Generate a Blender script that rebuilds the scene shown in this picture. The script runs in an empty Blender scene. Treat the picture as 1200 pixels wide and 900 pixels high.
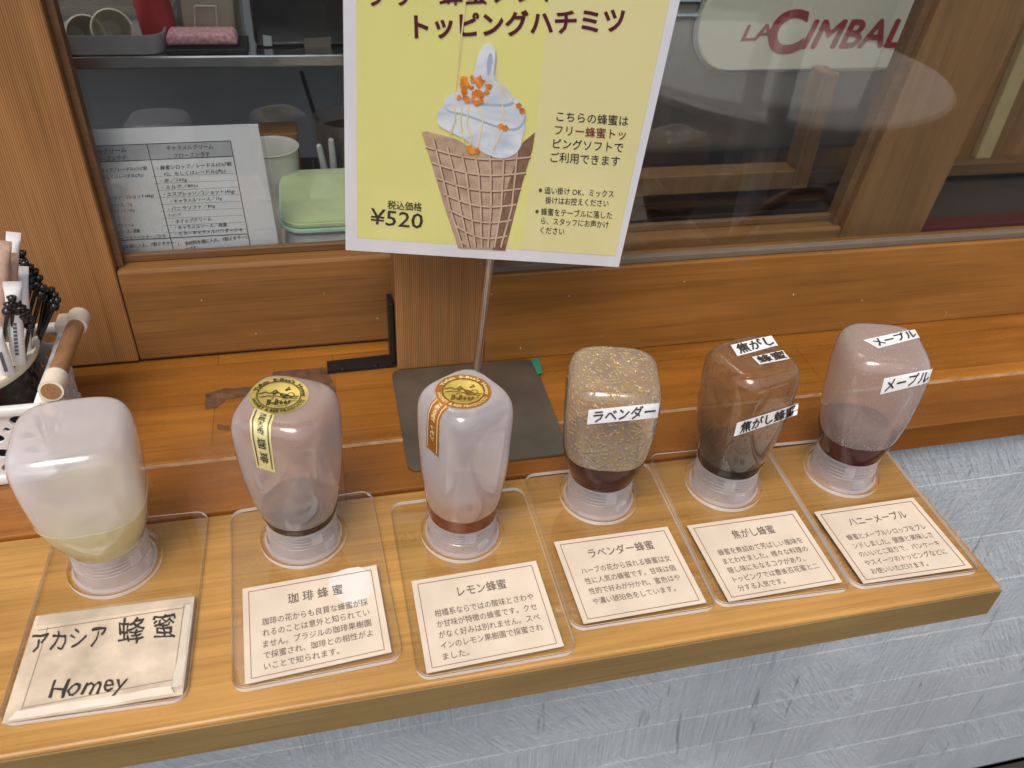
import bpy, bmesh, math, random
from mathutils import Vector, Matrix
from mathutils.bvhtree import BVHTree
random.seed(7)
S = bpy.context.scene
COL = S.collection
PI = math.pi

# ------------------------------------------------------------------ camera
CAM = Vector((0, 0, 0.524))
ROT = Matrix(((0.973680313, 0.0944659032, -0.207419483),
              (-0.221359374, 0.608700634, -0.761894721),
              (0.0542832982, 0.787756137, 0.613590737)))
FPX = 972.5
cd = bpy.data.cameras.new('camera'); cam = bpy.data.objects.new('camera', cd); COL.objects.link(cam)
cam.matrix_world = Matrix.Translation(CAM) @ ROT.to_4x4()
cd.sensor_width = 36; cd.lens = FPX / 1200 * 36; cd.clip_start = .01; cd.clip_end = 200
cd.dof.use_dof = True; cd.dof.focus_distance = 0.70; cd.dof.aperture_fstop = 8.5
S.camera = cam
# ------------------------------------------------------------------ world, sun, exposure
SUN_EL, SUN_AZ = math.radians(62), math.radians(212)        # from behind the viewer's left shoulder
w = bpy.data.worlds.new('World'); S.world = w; w.use_nodes = True
nt = w.node_tree; bg = nt.nodes['Background']
sky = nt.nodes.new('ShaderNodeTexSky'); sky.sky_type = 'NISHITA'; sky.sun_disc = False
sky.sun_elevation = SUN_EL; sky.sun_rotation = SUN_AZ; sky.air_density = 1.0; sky.dust_density = 4.0
hs = nt.nodes.new('ShaderNodeHueSaturation'); hs.inputs['Saturation'].default_value = .6
nt.links.new(sky.outputs[0], hs.inputs['Color']); nt.links.new(hs.outputs[0], bg.inputs['Color'])
bg.inputs['Strength'].default_value = .125
sl = bpy.data.lights.new('sun', 'SUN'); so = bpy.data.objects.new('sun', sl); COL.objects.link(so)
sl.energy = 1.25; sl.angle = math.radians(30); sl.color = (1, .93, .84)
sd = Vector((math.sin(SUN_AZ) * math.cos(SUN_EL), math.cos(SUN_AZ) * math.cos(SUN_EL), math.sin(SUN_EL)))
so.rotation_euler = sd.to_track_quat('Z', 'Y').to_euler()
S.view_settings.view_transform = 'Standard'; S.view_settings.look = 'None'
S.view_settings.gamma = 1; S.view_settings.exposure = 0.52
S.render.engine = 'CYCLES'
cy = S.cycles
cy.use_denoising = True
cy.max_bounces = 10; cy.transparent_max_bounces = 24; cy.diffuse_bounces = 4; cy.glossy_bounces = 4
cy.caustics_reflective = False; cy.caustics_refractive = False; cy.sample_clamp_indirect = 6

# ------------------------------------------------------------------ pixel <-> place (photo pixels, 1200 x 900)
def ray(u, v): return ROT @ Vector((u - 600, -(v - 450), -FPX))
def at(u, v, x=None, y=None, z=None):
    r = ray(u, v)
    t = (x - CAM.x) / r.x if x is not None else (y - CAM.y) / r.y if y is not None else (z - CAM.z) / r.z
    return CAM + r * t
# ------------------------------------------------------------------ materials
def mat(name):
    m = bpy.data.materials.new(name); m.use_nodes = True
    n = m.node_tree.nodes; n.clear()
    out = n.new('ShaderNodeOutputMaterial')
    return m, n, m.node_tree.links, out
def node(n, typ, **kw):
    d = n.new(typ)
    for k, v in kw.items():
        if k in d.inputs: d.inputs[k].default_value = v
        else: setattr(d, k, v)
    return d
def rgb(c): return (c[0], c[1], c[2], 1)
def ramp(n, stops):
    r = n.new('ShaderNodeValToRGB'); e = r.color_ramp.elements
    while len(e) < len(stops): e.new(.5)
    for el, (p, c) in zip(e, stops): el.position = p; el.color = rgb(c) if not isinstance(c, (int, float)) else (c, c, c, 1)
    return r
def plain(name, c, rough=.5, metal=0, var=.08, vscale=40, spec=.5, bump=0, bscale=200, coat=0):
    m, n, l, out = mat(name)
    p = node(n, 'ShaderNodeBsdfPrincipled', Roughness=rough, Metallic=metal)
    p.inputs['Specular IOR Level'].default_value = spec; p.inputs['Coat Weight'].default_value = coat
    p.inputs['Coat Roughness'].default_value = .08
    tc = n.new('ShaderNodeTexCoord')
    nz = node(n, 'ShaderNodeTexNoise', Scale=vscale, Detail=5.0)
    l.new(tc.outputs['Object'], nz.inputs['Vector'])
    r = ramp(n, [(.3, [x * (1 - var) for x in c]), (.7, [min(1, x * (1 + var)) for x in c])])
    l.new(nz.outputs['Fac'], r.inputs[0]); l.new(r.outputs[0], p.inputs['Base Color'])
    if bump:
        b2 = node(n, 'ShaderNodeTexNoise', Scale=bscale, Detail=6.0); l.new(tc.outputs['Object'], b2.inputs['Vector'])
        b = node(n, 'ShaderNodeBump', Strength=bump, Distance=.002); l.new(b2.outputs['Fac'], b.inputs['Height']); l.new(b.outputs[0], p.inputs['Normal'])
    l.new(p.outputs[0], out.inputs[0]); return m
def wood(name, dark, light, axis='X', rough=.4, fine=110, coat=0, spec=.4, ribs=0, blocks=None, bump=.15, streak=(2.5, 38)):
    m, n, l, out = mat(name)
    p = node(n, 'ShaderNodeBsdfPrincipled', Roughness=rough); p.inputs['Specular IOR Level'].default_value = spec
    p.inputs['Coat Weight'].default_value = coat; p.inputs['Coat Roughness'].default_value = .12
    tc = n.new('ShaderNodeTexCoord')
    def mapped(a, b, off=(0, 0, 0)):
        mp = n.new('ShaderNodeMapping'); sc = {'X': (a, b, b), 'Z': (b, b, a), 'Y': (b, a, b)}[axis]
        mp.inputs['Scale'].default_value = sc; mp.inputs['Location'].default_value = off
        l.new(tc.outputs['Object'], mp.inputs[0]); return mp
    g = node(n, 'ShaderNodeTexNoise', Scale=1.0, Detail=6.0, Roughness=.6, Distortion=.5)
    l.new(mapped(*streak).outputs[0], g.inputs['Vector'])
    f = node(n, 'ShaderNodeTexNoise', Scale=1.0, Detail=8.0, Roughness=.65, Distortion=.2)
    l.new(mapped(5, fine * 3.4).outputs[0], f.inputs['Vector'])
    r = ramp(n, [(.28, dark), (.72, light)])
    mx = node(n, 'ShaderNodeMix', data_type='FLOAT', Factor=.45)
    l.new(g.outputs['Fac'], mx.inputs[2]); l.new(f.outputs['Fac'], mx.inputs[3])
    fac = mx.outputs[0]
    h = f.outputs['Fac']
    if ribs:
        wv = node(n, 'ShaderNodeTexWave', Scale=ribs, Distortion=1.2, Detail=2.0)
        wv.bands_direction = {'X': 'Z', 'Z': 'X', 'Y': 'X'}[axis]
        wv.inputs['Detail Scale'].default_value = .4
        l.new(mapped(.25, 1).outputs[0], wv.inputs['Vector'])
        m2 = node(n, 'ShaderNodeMix', data_type='FLOAT', Factor=.26)
        l.new(fac, m2.inputs[2]); l.new(wv.outputs['Fac'], m2.inputs[3]); fac = m2.outputs[0]
    l.new(fac, r.inputs[0]); col = r.outputs[0]
    if blocks:
        bl, bh = blocks
        bk = node(n, 'ShaderNodeTexBrick', Scale=1.0)
        bk.inputs['Brick Width'].default_value = bl; bk.inputs['Row Height'].default_value = bh
        bk.inputs['Mortar Size'].default_value = .0004; bk.inputs['Color1'].default_value = (.74, .72, .70, 1)
        bk.inputs['Color2'].default_value = (1.12, 1.12, 1.12, 1); bk.inputs['Mortar'].default_value = (.45, .4, .35, 1); bk.offset = .37
        l.new(tc.outputs['Object'], bk.inputs['Vector'])
        mm = node(n, 'ShaderNodeMix', data_type='RGBA', blend_type='MULTIPLY'); mm.inputs[0].default_value = 1
        l.new(col, mm.inputs[6]); l.new(bk.outputs['Color'], mm.inputs[7]); col = mm.outputs[2]
    lv = node(n, 'ShaderNodeTexNoise', Scale=1.0, Detail=3.0, Roughness=.6); l.new(mapped(3.5, 11, (3, 5, 7)).outputs[0], lv.inputs['Vector'])
    lr = ramp(n, [(.3, .76), (.7, 1.10)]); l.new(lv.outputs['Fac'], lr.inputs[0])
    mv = node(n, 'ShaderNodeMix', data_type='RGBA', blend_type='MULTIPLY'); mv.inputs[0].default_value = 1; l.new(col, mv.inputs[6]); l.new(lr.outputs[0], mv.inputs[7]); col = mv.outputs[2]
    fl = node(n, 'ShaderNodeTexNoise', Scale=1.0, Detail=2.0, Roughness=.5); l.new(mapped(9, fine * 8, (1, 2, 3)).outputs[0], fl.inputs['Vector'])      # fine dark pores
    fr2 = ramp(n, [(.30, .70), (.42, 1)]); l.new(fl.outputs['Fac'], fr2.inputs[0])
    mw = node(n, 'ShaderNodeMix', data_type='RGBA', blend_type='MULTIPLY'); mw.inputs[0].default_value = .8; l.new(col, mw.inputs[6]); l.new(fr2.outputs[0], mw.inputs[7]); col = mw.outputs[2]
    l.new(col, p.inputs['Base Color'])
    sm = node(n, 'ShaderNodeTexNoise', Scale=16.0, Detail=5.0, Roughness=.65); l.new(tc.outputs['Object'], sm.inputs['Vector'])
    sr = ramp(n, [(.35, max(.05, rough - .13)), (.65, min(1, rough + .13))]); l.new(sm.outputs['Fac'], sr.inputs[0]); l.new(sr.outputs[0], p.inputs['Roughness'])
    b = node(n, 'ShaderNodeBump', Strength=bump, Distance=.0006); l.new(h, b.inputs['Height']); l.new(b.outputs[0], p.inputs['Normal'])
    l.new(p.outputs[0], out.inputs[0]); return m
def front_fresnel(n, l, ior, k):
    fr = node(n, 'ShaderNodeFresnel', IOR=ior); ge = n.new('ShaderNodeNewGeometry')
    s = node(n, 'ShaderNodeMath', operation='SUBTRACT'); s.inputs[0].default_value = 1; l.new(ge.outputs['Backfacing'], s.inputs[1])
    a = node(n, 'ShaderNodeMath', operation='MULTIPLY'); l.new(fr.outputs[0], a.inputs[0]); l.new(s.outputs[0], a.inputs[1])
    b = node(n, 'ShaderNodeMath', operation='MULTIPLY', use_clamp=True); l.new(a.outputs[0], b.inputs[0]); b.inputs[1].default_value = k
    return b.outputs[0]
def clear(name, tint=(.97, .98, .98), ior=1.5, k=1.6, rough=.0, body=0, bodycol=(.8, .8, .82)):
    m, n, l, out = mat(name)
    t = node(n, 'ShaderNodeBsdfTransparent', Color=rgb(tint)); g = node(n, 'ShaderNodeBsdfGlossy', Roughness=rough)
    base = t.outputs[0]
    if body:
        d = node(n, 'ShaderNodeBsdfDiffuse', Color=rgb(bodycol)); x = n.new('ShaderNodeMixShader'); x.inputs[0].default_value = body
        l.new(base, x.inputs[1]); l.new(d.outputs[0], x.inputs[2]); base = x.outputs[0]
    mx = n.new('ShaderNodeMixShader'); l.new(front_fresnel(n, l, ior, k), mx.inputs[0])
    l.new(base, mx.inputs[1]); l.new(g.outputs[0], mx.inputs[2]); l.new(mx.outputs[0], out.inputs[0]); return m
def milky(name, col, opac, rough=.07, tint=(1, 1, 1), resid=None, rscale=160, k=1.9, bump=0, ramp_pos=(.5, .6), low=None, rimc=None, drops=None):
    """squeeze-bottle plastic: part see-through, part scattering; resid = honey film colour left in blobs on the wall"""
    m, n, l, out = mat(name)
    tc = n.new('ShaderNodeTexCoord')
    nz = node(n, 'ShaderNodeTexNoise', Scale=30.0, Detail=2.0); l.new(tc.outputs['Object'], nz.inputs['Vector'])
    lw = node(n, 'ShaderNodeLayerWeight', Blend=.5)
    r = ramp(n, [(.15, max(0, opac - .12)), (.85, min(1, opac + .36))]); l.new(lw.outputs['Facing'], r.inputs[0])   # more wall to look through at a grazing angle
    v = None
    if resid:
        v = node(n, 'ShaderNodeTexNoise', Scale=rscale, Detail=2.5, Distortion=1.6); l.new(tc.outputs['Object'], v.inputs['Vector'])
        rr = ramp(n, [(ramp_pos[0], col), (ramp_pos[1], resid)]); l.new(v.outputs['Fac'], rr.inputs[0]); color = rr.outputs[0]
    else:
        rr = ramp(n, [(.3, [x * .94 for x in col]), (.7, [min(1, x * 1.05) for x in col])]); l.new(nz.outputs['Fac'], rr.inputs[0]); color = rr.outputs[0]
    if low:
        sx = n.new('ShaderNodeSeparateXYZ'); l.new(tc.outputs['Object'], sx.inputs[0])
        sc = node(n, 'ShaderNodeMath', operation='MULTIPLY_ADD'); l.new(nz.outputs['Fac'], sc.inputs[0]); sc.inputs[1].default_value = .03; l.new(sx.outputs['Z'], sc.inputs[2])
        mr = node(n, 'ShaderNodeMapRange', interpolation_type='SMOOTHSTEP'); mr.inputs[1].default_value = low[1] + .015; mr.inputs[2].default_value = low[2] + .015; l.new(sc.outputs[0], mr.inputs[0])
        mx_ = node(n, 'ShaderNodeMix', data_type='RGBA'); l.new(mr.outputs[0], mx_.inputs[0]); mx_.inputs[6].default_value = rgb(low[0]); l.new(color, mx_.inputs[7]); color = mx_.outputs[2]
    dh = None
    if drops:                                                # (scale, radius, share of cells that hold a drop, colour)
        vo = node(n, 'ShaderNodeTexVoronoi', Scale=drops[0]); vo.inputs['Randomness'].default_value = 1
        wp = node(n, 'ShaderNodeTexNoise', Scale=drops[0] * .5, Detail=2.0); l.new(tc.outputs['Object'], wp.inputs['Vector'])
        wv = node(n, 'ShaderNodeVectorMath', operation='MULTIPLY_ADD'); l.new(wp.outputs['Color'], wv.inputs[0]); wv.inputs[1].default_value = (.8 / drops[0],) * 3; l.new(tc.outputs['Object'], wv.inputs[2])
        l.new(wv.outputs[0], vo.inputs['Vector'])
        dr = ramp(n, [(drops[1] * .45, 1), (drops[1], 0)]); l.new(vo.outputs['Distance'], dr.inputs[0])
        sp = n.new('ShaderNodeSeparateColor'); l.new(vo.outputs['Color'], sp.inputs[0])
        has = node(n, 'ShaderNodeMath', operation='LESS_THAN'); l.new(sp.outputs[0], has.inputs[0]); has.inputs[1].default_value = drops[2]
        dm = node(n, 'ShaderNodeMath', operation='MULTIPLY'); l.new(dr.outputs[0], dm.inputs[0]); l.new(has.outputs[0], dm.inputs[1]); dh = dm.outputs[0]
        rg = ramp(n, [(0, 0), (.25, 1), (.75, .55), (1, .15)]); l.new(dh, rg.inputs[0])        # a drop is brightest round its rim
        mz = node(n, 'ShaderNodeMix', data_type='RGBA'); l.new(rg.outputs[0], mz.inputs[0]); l.new(color, mz.inputs[6]); mz.inputs[7].default_value = rgb(drops[3]); color = mz.outputs[2]
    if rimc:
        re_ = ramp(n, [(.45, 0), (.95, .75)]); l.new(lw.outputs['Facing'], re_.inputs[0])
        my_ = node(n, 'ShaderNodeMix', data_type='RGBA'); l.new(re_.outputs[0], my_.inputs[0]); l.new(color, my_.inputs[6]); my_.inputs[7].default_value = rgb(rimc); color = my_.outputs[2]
    t = node(n, 'ShaderNodeBsdfTransparent', Color=rgb(tint))
    d = node(n, 'ShaderNodeBsdfDiffuse', Color=rgb(col)); tl = node(n, 'ShaderNodeBsdfTranslucent', Color=rgb(col))
    if color: l.new(color, d.inputs[0]); l.new(color, tl.inputs[0])
    a = n.new('ShaderNodeMixShader'); a.inputs[0].default_value = .42; l.new(d.outputs[0], a.inputs[1]); l.new(tl.outputs[0], a.inputs[2])
    b = n.new('ShaderNodeMixShader'); l.new(r.outputs[0], b.inputs[0]); l.new(t.outputs[0], b.inputs[1]); l.new(a.outputs[0], b.inputs[2])
    g = node(n, 'ShaderNodeBsdfGlossy', Roughness=rough)
    x = n.new('ShaderNodeMixShader'); l.new(front_fresnel(n, l, 1.5, k), x.inputs[0]); l.new(b.outputs[0], x.inputs[1]); l.new(g.outputs[0], x.inputs[2])
    bn = node(n, 'ShaderNodeBump', Strength=max(.12, bump), Distance=.0008)
    if dh: l.new(dh, bn.inputs['Height'])
    elif resid: l.new(v.outputs['Fac'], bn.inputs['Height'])
    else: l.new(nz.outputs['Fac'], bn.inputs['Height'])
    l.new(bn.outputs[0], g.inputs['Normal']); l.new(bn.outputs[0], d.inputs['Normal'])
    l.new(x.outputs[0], out.inputs[0]); return m
# ------------------------------------------------------------------ mesh helpers
def place(o, L, parent):
    if parent is not None: o.parent = parent
def obj(name, bm, m, parent=None, smooth=None, local=False):
    """link one mesh object; bmesh given in world space unless local"""
    if not local:
        o0 = parent
        off = Vector((0, 0, 0)); rz = 0
        while o0 is not None:
            off += o0.location if o0.parent is None else Vector(o0.location); o0 = o0.parent
        if off.length: bmesh.ops.translate(bm, verts=bm.verts, vec=-off)
    me = bpy.data.meshes.new(name); bm.normal_update(); bm.to_mesh(me); bm.free()
    for mm in (m if isinstance(m, (list, tuple)) else [m]): me.materials.append(mm)
    if smooth is not None:
        for p in me.polygons: p.use_smooth = True
        if smooth < 3:
            try: me.set_sharp_from_angle(angle=smooth)
            except Exception: pass
    o = bpy.data.objects.new(name, me); COL.objects.link(o)
    if parent is not None: o.parent = parent
    return o
def tag(o, label, cat=None, group=None, kind=None):
    if label: o['label'] = label
    if cat: o['category'] = cat
    if group: o['group'] = group
    if kind: o['kind'] = kind
    return o
def thing(name, loc, label, cat, group=None, rz=0):
    o = bpy.data.objects.new(name, None); o.empty_display_size = .02; COL.objects.link(o)
    o.location = loc; o.rotation_euler = (0, 0, rz); return tag(o, label, cat, group)
def box(bm, x0, x1, y0, y1, z0, z1, bev=0, seg=2, M=None):
    b = bmesh.new()
    vs = [b.verts.new((x, y, z)) for x in (x0, x1) for y in (y0, y1) for z in (z0, z1)]
    for f in ((0, 1, 3, 2), (4, 6, 7, 5), (0, 4, 5, 1), (2, 3, 7, 6), (0, 2, 6, 4), (1, 5, 7, 3)): b.faces.new([vs[i] for i in f])
    if bev: bmesh.ops.bevel(b, geom=b.edges[:], offset=bev, segments=seg, affect='EDGES', profile=.5)
    if M is not None: bmesh.ops.transform(b, matrix=M, verts=b.verts)
    merge(bm, b); return bm
def merge(bm, b):
    me = bpy.data.meshes.new('tmp'); b.to_mesh(me); b.free(); bm.from_mesh(me); bpy.data.meshes.remove(me)
def nb(): return bmesh.new()
def rrect(w, h, r, seg=6):
    pts = []
    for cx, cy_, a0 in ((w / 2 - r, h / 2 - r, 0), (-w / 2 + r, h / 2 - r, 90), (-w / 2 + r, -h / 2 + r, 180), (w / 2 - r, -h / 2 + r, 270)):
        for k in range(seg + 1):
            a = math.radians(a0 + 90 * k / seg); pts.append((cx + r * math.cos(a), cy_ + r * math.sin(a)))
    return pts
def prism(bm, pts, z0, z1, M=None, bev=0):
    b = nb(); lo = [b.verts.new((x, y, z0)) for x, y in pts]; f = b.faces.new(lo)
    e = bmesh.ops.extrude_face_region(b, geom=[f]); vs = [v for v in e['geom'] if isinstance(v, bmesh.types.BMVert)]
    bmesh.ops.translate(b, verts=vs, vec=(0, 0, z1 - z0)); bmesh.ops.recalc_face_normals(b, faces=b.faces)
    if bev:
        ed = [x for x in b.edges if abs(x.verts[0].co.z - x.verts[1].co.z) < 1e-7]
        bmesh.ops.bevel(b, geom=ed, offset=bev, segments=2, affect='EDGES')
    if M is not None: bmesh.ops.transform(b, matrix=M, verts=b.verts)
    merge(bm, b); return bm
def lathe(bm, prof, seg=40, c=(0, 0, 0), sq=None, M=None):
    b = nb(); rings = []
    for p in prof:
        r, z = p[0], p[1]; ring = []
        for k in range(seg):
            a = 2 * PI * k / seg; s = sq(a, p) if sq else 1
            ring.append(b.verts.new((c[0] + r * s * math.cos(a), c[1] + r * s * math.sin(a), c[2] + z)))
        rings.append(ring)
    for A, B in zip(rings, rings[1:]):
        for k in range(seg): b.faces.new((A[k], A[(k + 1) % seg], B[(k + 1) % seg], B[k]))
    b.faces.new(list(reversed(rings[0]))); b.faces.new(rings[-1])
    bmesh.ops.remove_doubles(b, verts=b.verts, dist=1e-6); bmesh.ops.recalc_face_normals(b, faces=b.faces)
    if M is not None: bmesh.ops.transform(b, matrix=M, verts=b.verts)
    merge(bm, b); return bm
def tube(bm, pts, r, seg=10, r1=None, cap=True):
    b = nb(); pts = [Vector(p) for p in pts]; rings = []
    up = Vector((0, 0, 1))
    for i, p in enumerate(pts):
        d = (pts[min(i + 1, len(pts) - 1)] - pts[max(i - 1, 0)]).normalized()
        a = d.cross(up if abs(d.z) < .95 else Vector((1, 0, 0))).normalized(); c = d.cross(a)
        rr = r if r1 is None else r + (r1 - r) * i / (len(pts) - 1)
        rings.append([b.verts.new(p + (a * math.cos(2 * PI * k / seg) + c * math.sin(2 * PI * k / seg)) * rr) for k in range(seg)])
    for A, B in zip(rings, rings[1:]):
        for k in range(seg): b.faces.new((A[k], A[(k + 1) % seg], B[(k + 1) % seg], B[k]))
    if cap: b.faces.new(list(reversed(rings[0]))); b.faces.new(rings[-1])
    bmesh.ops.recalc_face_normals(b, faces=b.faces); merge(bm, b); return bm
def ball(bm, c, r, seg=10, sc=(1, 1, 1)):
    b = nb(); bmesh.ops.create_uvsphere(b, u_segments=seg, v_segments=max(6, seg * 2 // 3), radius=r)
    bmesh.ops.scale(b, vec=sc, verts=b.verts); bmesh.ops.translate(b, verts=b.verts, vec=c); merge(bm, b); return bm
# ---- lettering: built-in font outline -> mesh, mapped by fn(s, t) with s along the line, t up the em box
def letters(bm, body, fn, bold=0.0, shear=0.0, res=2, fat=0.0, wob=0.0):
    c = bpy.data.curves.new('txt', 'FONT'); c.body = body; c.size = 1; c.resolution_u = res; c.fill_mode = 'FRONT'; c.offset = bold; c.shear = shear
    o = bpy.data.objects.new('txt', c); me = bpy.data.meshes.new_from_object(o)
    bpy.data.objects.remove(o); bpy.data.curves.remove(c)
    if len(me.vertices) == 0: return
    x0 = min(v.co.x for v in me.vertices); x1 = max(v.co.x for v in me.vertices)
    base = [v.co.copy() for v in me.vertices]
    if wob:                                                  # hand-drawn strokes: wavering lines, uneven weight
        base = [Vector((b.x + wob * math.sin(7 * b.y + 3.1 * b.x) + wob * .5 * math.sin(17 * b.y + 9 * b.x), b.y + wob * math.sin(5.3 * b.x + 1) + wob * .5 * math.sin(21 * b.x + 6 * b.y), 0)) for b in base]
    for k, (dx, dy) in enumerate([(0, 0)] if not fat else [(-fat, 0), (fat, 0), (0, fat), (0, -fat)]):
        for v, b in zip(me.vertices, base):
            p = fn((b.x + dx - x0) / (x1 - x0), (b.y + dy + .12)); v.co = p + (CAM - p).normalized() * (k * .00003)
        bm.from_mesh(me)
    bpy.data.meshes.remove(me)
def bil(q, s, t):
    """q = TL, TR, BR, BL pixel corners; s right, t up"""
    (a, b, c, d) = q
    u = (d[0] * (1 - s) + c[0] * s) * (1 - t) + (a[0] * (1 - s) + b[0] * s) * t
    v = (d[1] * (1 - s) + c[1] * s) * (1 - t) + (a[1] * (1 - s) + b[1] * s) * t
    return u, v
def line_quad(p0, p1, h):
    """em box standing on the baseline pixels p0 -> p1, h pixels tall"""
    dx, dy = p1[0] - p0[0], p1[1] - p0[1]; L = math.hypot(dx, dy); nx, ny = dy / L * h, -dx / L * h
    b = .12
    return ((p0[0] + nx * (1 - b), p0[1] + ny * (1 - b)), (p1[0] + nx * (1 - b), p1[1] + ny * (1 - b)), (p1[0] - nx * b, p1[1] - ny * b), (p0[0] - nx * b, p0[1] - ny * b))
def chaikin(px, it=2):
    for _ in range(it):
        o = []
        for a, b in zip(px, px[1:] + px[:1]): o += [(a[0] * .75 + b[0] * .25, a[1] * .75 + b[1] * .25), (a[0] * .25 + b[0] * .75, a[1] * .25 + b[1] * .75)]
        px = o
    return px
class Plane:
    def __init__(s, o, nrm): s.o = Vector(o); s.n = Vector(nrm).normalized(); s.n = s.n if s.n.dot(CAM - s.o) > 0 else -s.n
    def hit(s, u, v, h=0):
        r = ray(u, v); o = s.o + s.n * h; t = (o - CAM).dot(s.n) / r.dot(s.n); return CAM + r * t
    def fn(s, q, h): return lambda a, b: s.hit(*bil(q, a, b), h)
    def poly(s, bm, px, h):
        b = nb(); f = b.faces.new([b.verts.new(s.hit(u, v, h)) for u, v in px])
        bmesh.ops.triangulate(b, faces=[f]); 
        for ff in b.faces:
            ff.normal_update()
            if ff.normal.dot(s.n) < 0: ff.normal_flip()
        merge(bm, b)
    def line(s, bm, px, wpx, h):
        for (a, b_) in zip(px, px[1:]):
            dx, dy = b_[0] - a[0], b_[1] - a[1]; L = math.hypot(dx, dy) or 1; nx, ny = -dy / L * wpx / 2, dx / L * wpx / 2
            s.poly(bm, [(a[0] + nx, a[1] + ny), (b_[0] + nx, b_[1] + ny), (b_[0] - nx, b_[1] - ny), (a[0] - nx, a[1] - ny)], h)

# ------------------------------------------------------------------ palette
M_frame = wood('frame cedar', (.15, .064, .016), (.37, .175, .052), 'X', rough=.5, fine=90, bump=.2)
M_stile = wood('frame cedar upright', (.15, .062, .016), (.44, .215, .075), 'Z', rough=.5, fine=90, ribs=170, bump=.3)
M_ledge = wood('lacquered ledge', (.22, .080, .010), (.50, .195, .030), 'X', rough=.3, fine=60, coat=.2, blocks=(.31, .062), bump=.08)
M_shelf = wood('pale shelf', (.29, .14, .034), (.61, .335, .098), 'X', rough=.38, fine=80, coat=.12, bump=.12, streak=(3, 60))
M_darkwood = wood('inner wood', (.10, .05, .02), (.24, .12, .05), 'X', rough=.5)
M_inwood = wood('inner wood upright', (.17, .08, .027), (.34, .17, .062), 'Z', rough=.5)
M_bead = plain('weathered bead', (.15, .115, .085), .7, bump=.5)
M_glass = clear('window glass', (.95, .97, .965), 1.5, 2.0)
M_acr = clear('acrylic', (.975, .975, .965), 1.49, 1.5)
M_acre = clear('acrylic edge', (.95, .95, .95), 1.49, 1.5, .05, body=.72, bodycol=(.90, .87, .85))
M_black = plain('black metal', (.012, .012, .013), .45, .3)
M_blackpl = plain('black plastic', (.008, .008, .009), .22, spec=.6)
M_steelp = plain('oiled steel plate', (.22, .19, .15), .38, .8, var=.25, vscale=18)
M_chrome = plain('bright steel', (.62, .62, .62), .22, 1)
M_white = plain('white plastic', (.78, .78, .76), .35)
M_cream = plain('cream plastic', (.78, .70, .56), .38)
M_paper = plain('card paper', (.66, .555, .435), .75, var=.09, vscale=30)
M_stain = plain('stained old card', (.57, .465, .345), .8, var=.24, vscale=45)
M_paperw = plain('white paper', (.80, .80, .82), .6, var=.02)
M_ink = plain('ink', (.035, .025, .022), .7)
M_inkl = plain('card ink', (.15, .11, .09), .7)
M_border = plain('card border ink', (.22, .10, .09), .7)
M_yellow = plain('poster yellow', (.90, .86, .30), .35, var=.03, vscale=12, coat=.3)
M_yellow2 = plain('poster pale yellow', (.90, .82, .40), .35, var=.03, vscale=12, coat=.3)
M_maroon = plain('poster maroon', (.10, .012, .035), .4)
M_red2 = plain('poster brown red', (.22, .035, .03), .4)
M_gold = plain('gold foil', (.72, .55, .14), .30, .55, var=.2, vscale=60)
M_pgold = plain('pale gold foil', (.72, .64, .30), .35, .3, var=.1)
M_orange = plain('orange foil', (.42, .16, .02), .32, .4, var=.15)
M_lab = plain('tape label', (.80, .80, .80), .35, var=.02)

# ================================================================== SETTING
ZL = .003                                                            # top of the orange ledge
bm = nb(); box(bm, -40, 40, -40, .53, -.95, -.90)
g = obj('ground', bm, plain('paving', (.045, .04, .036), .85, var=.3, vscale=3, bump=.4, bscale=30)); tag(g, None, kind='structure')

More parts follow.
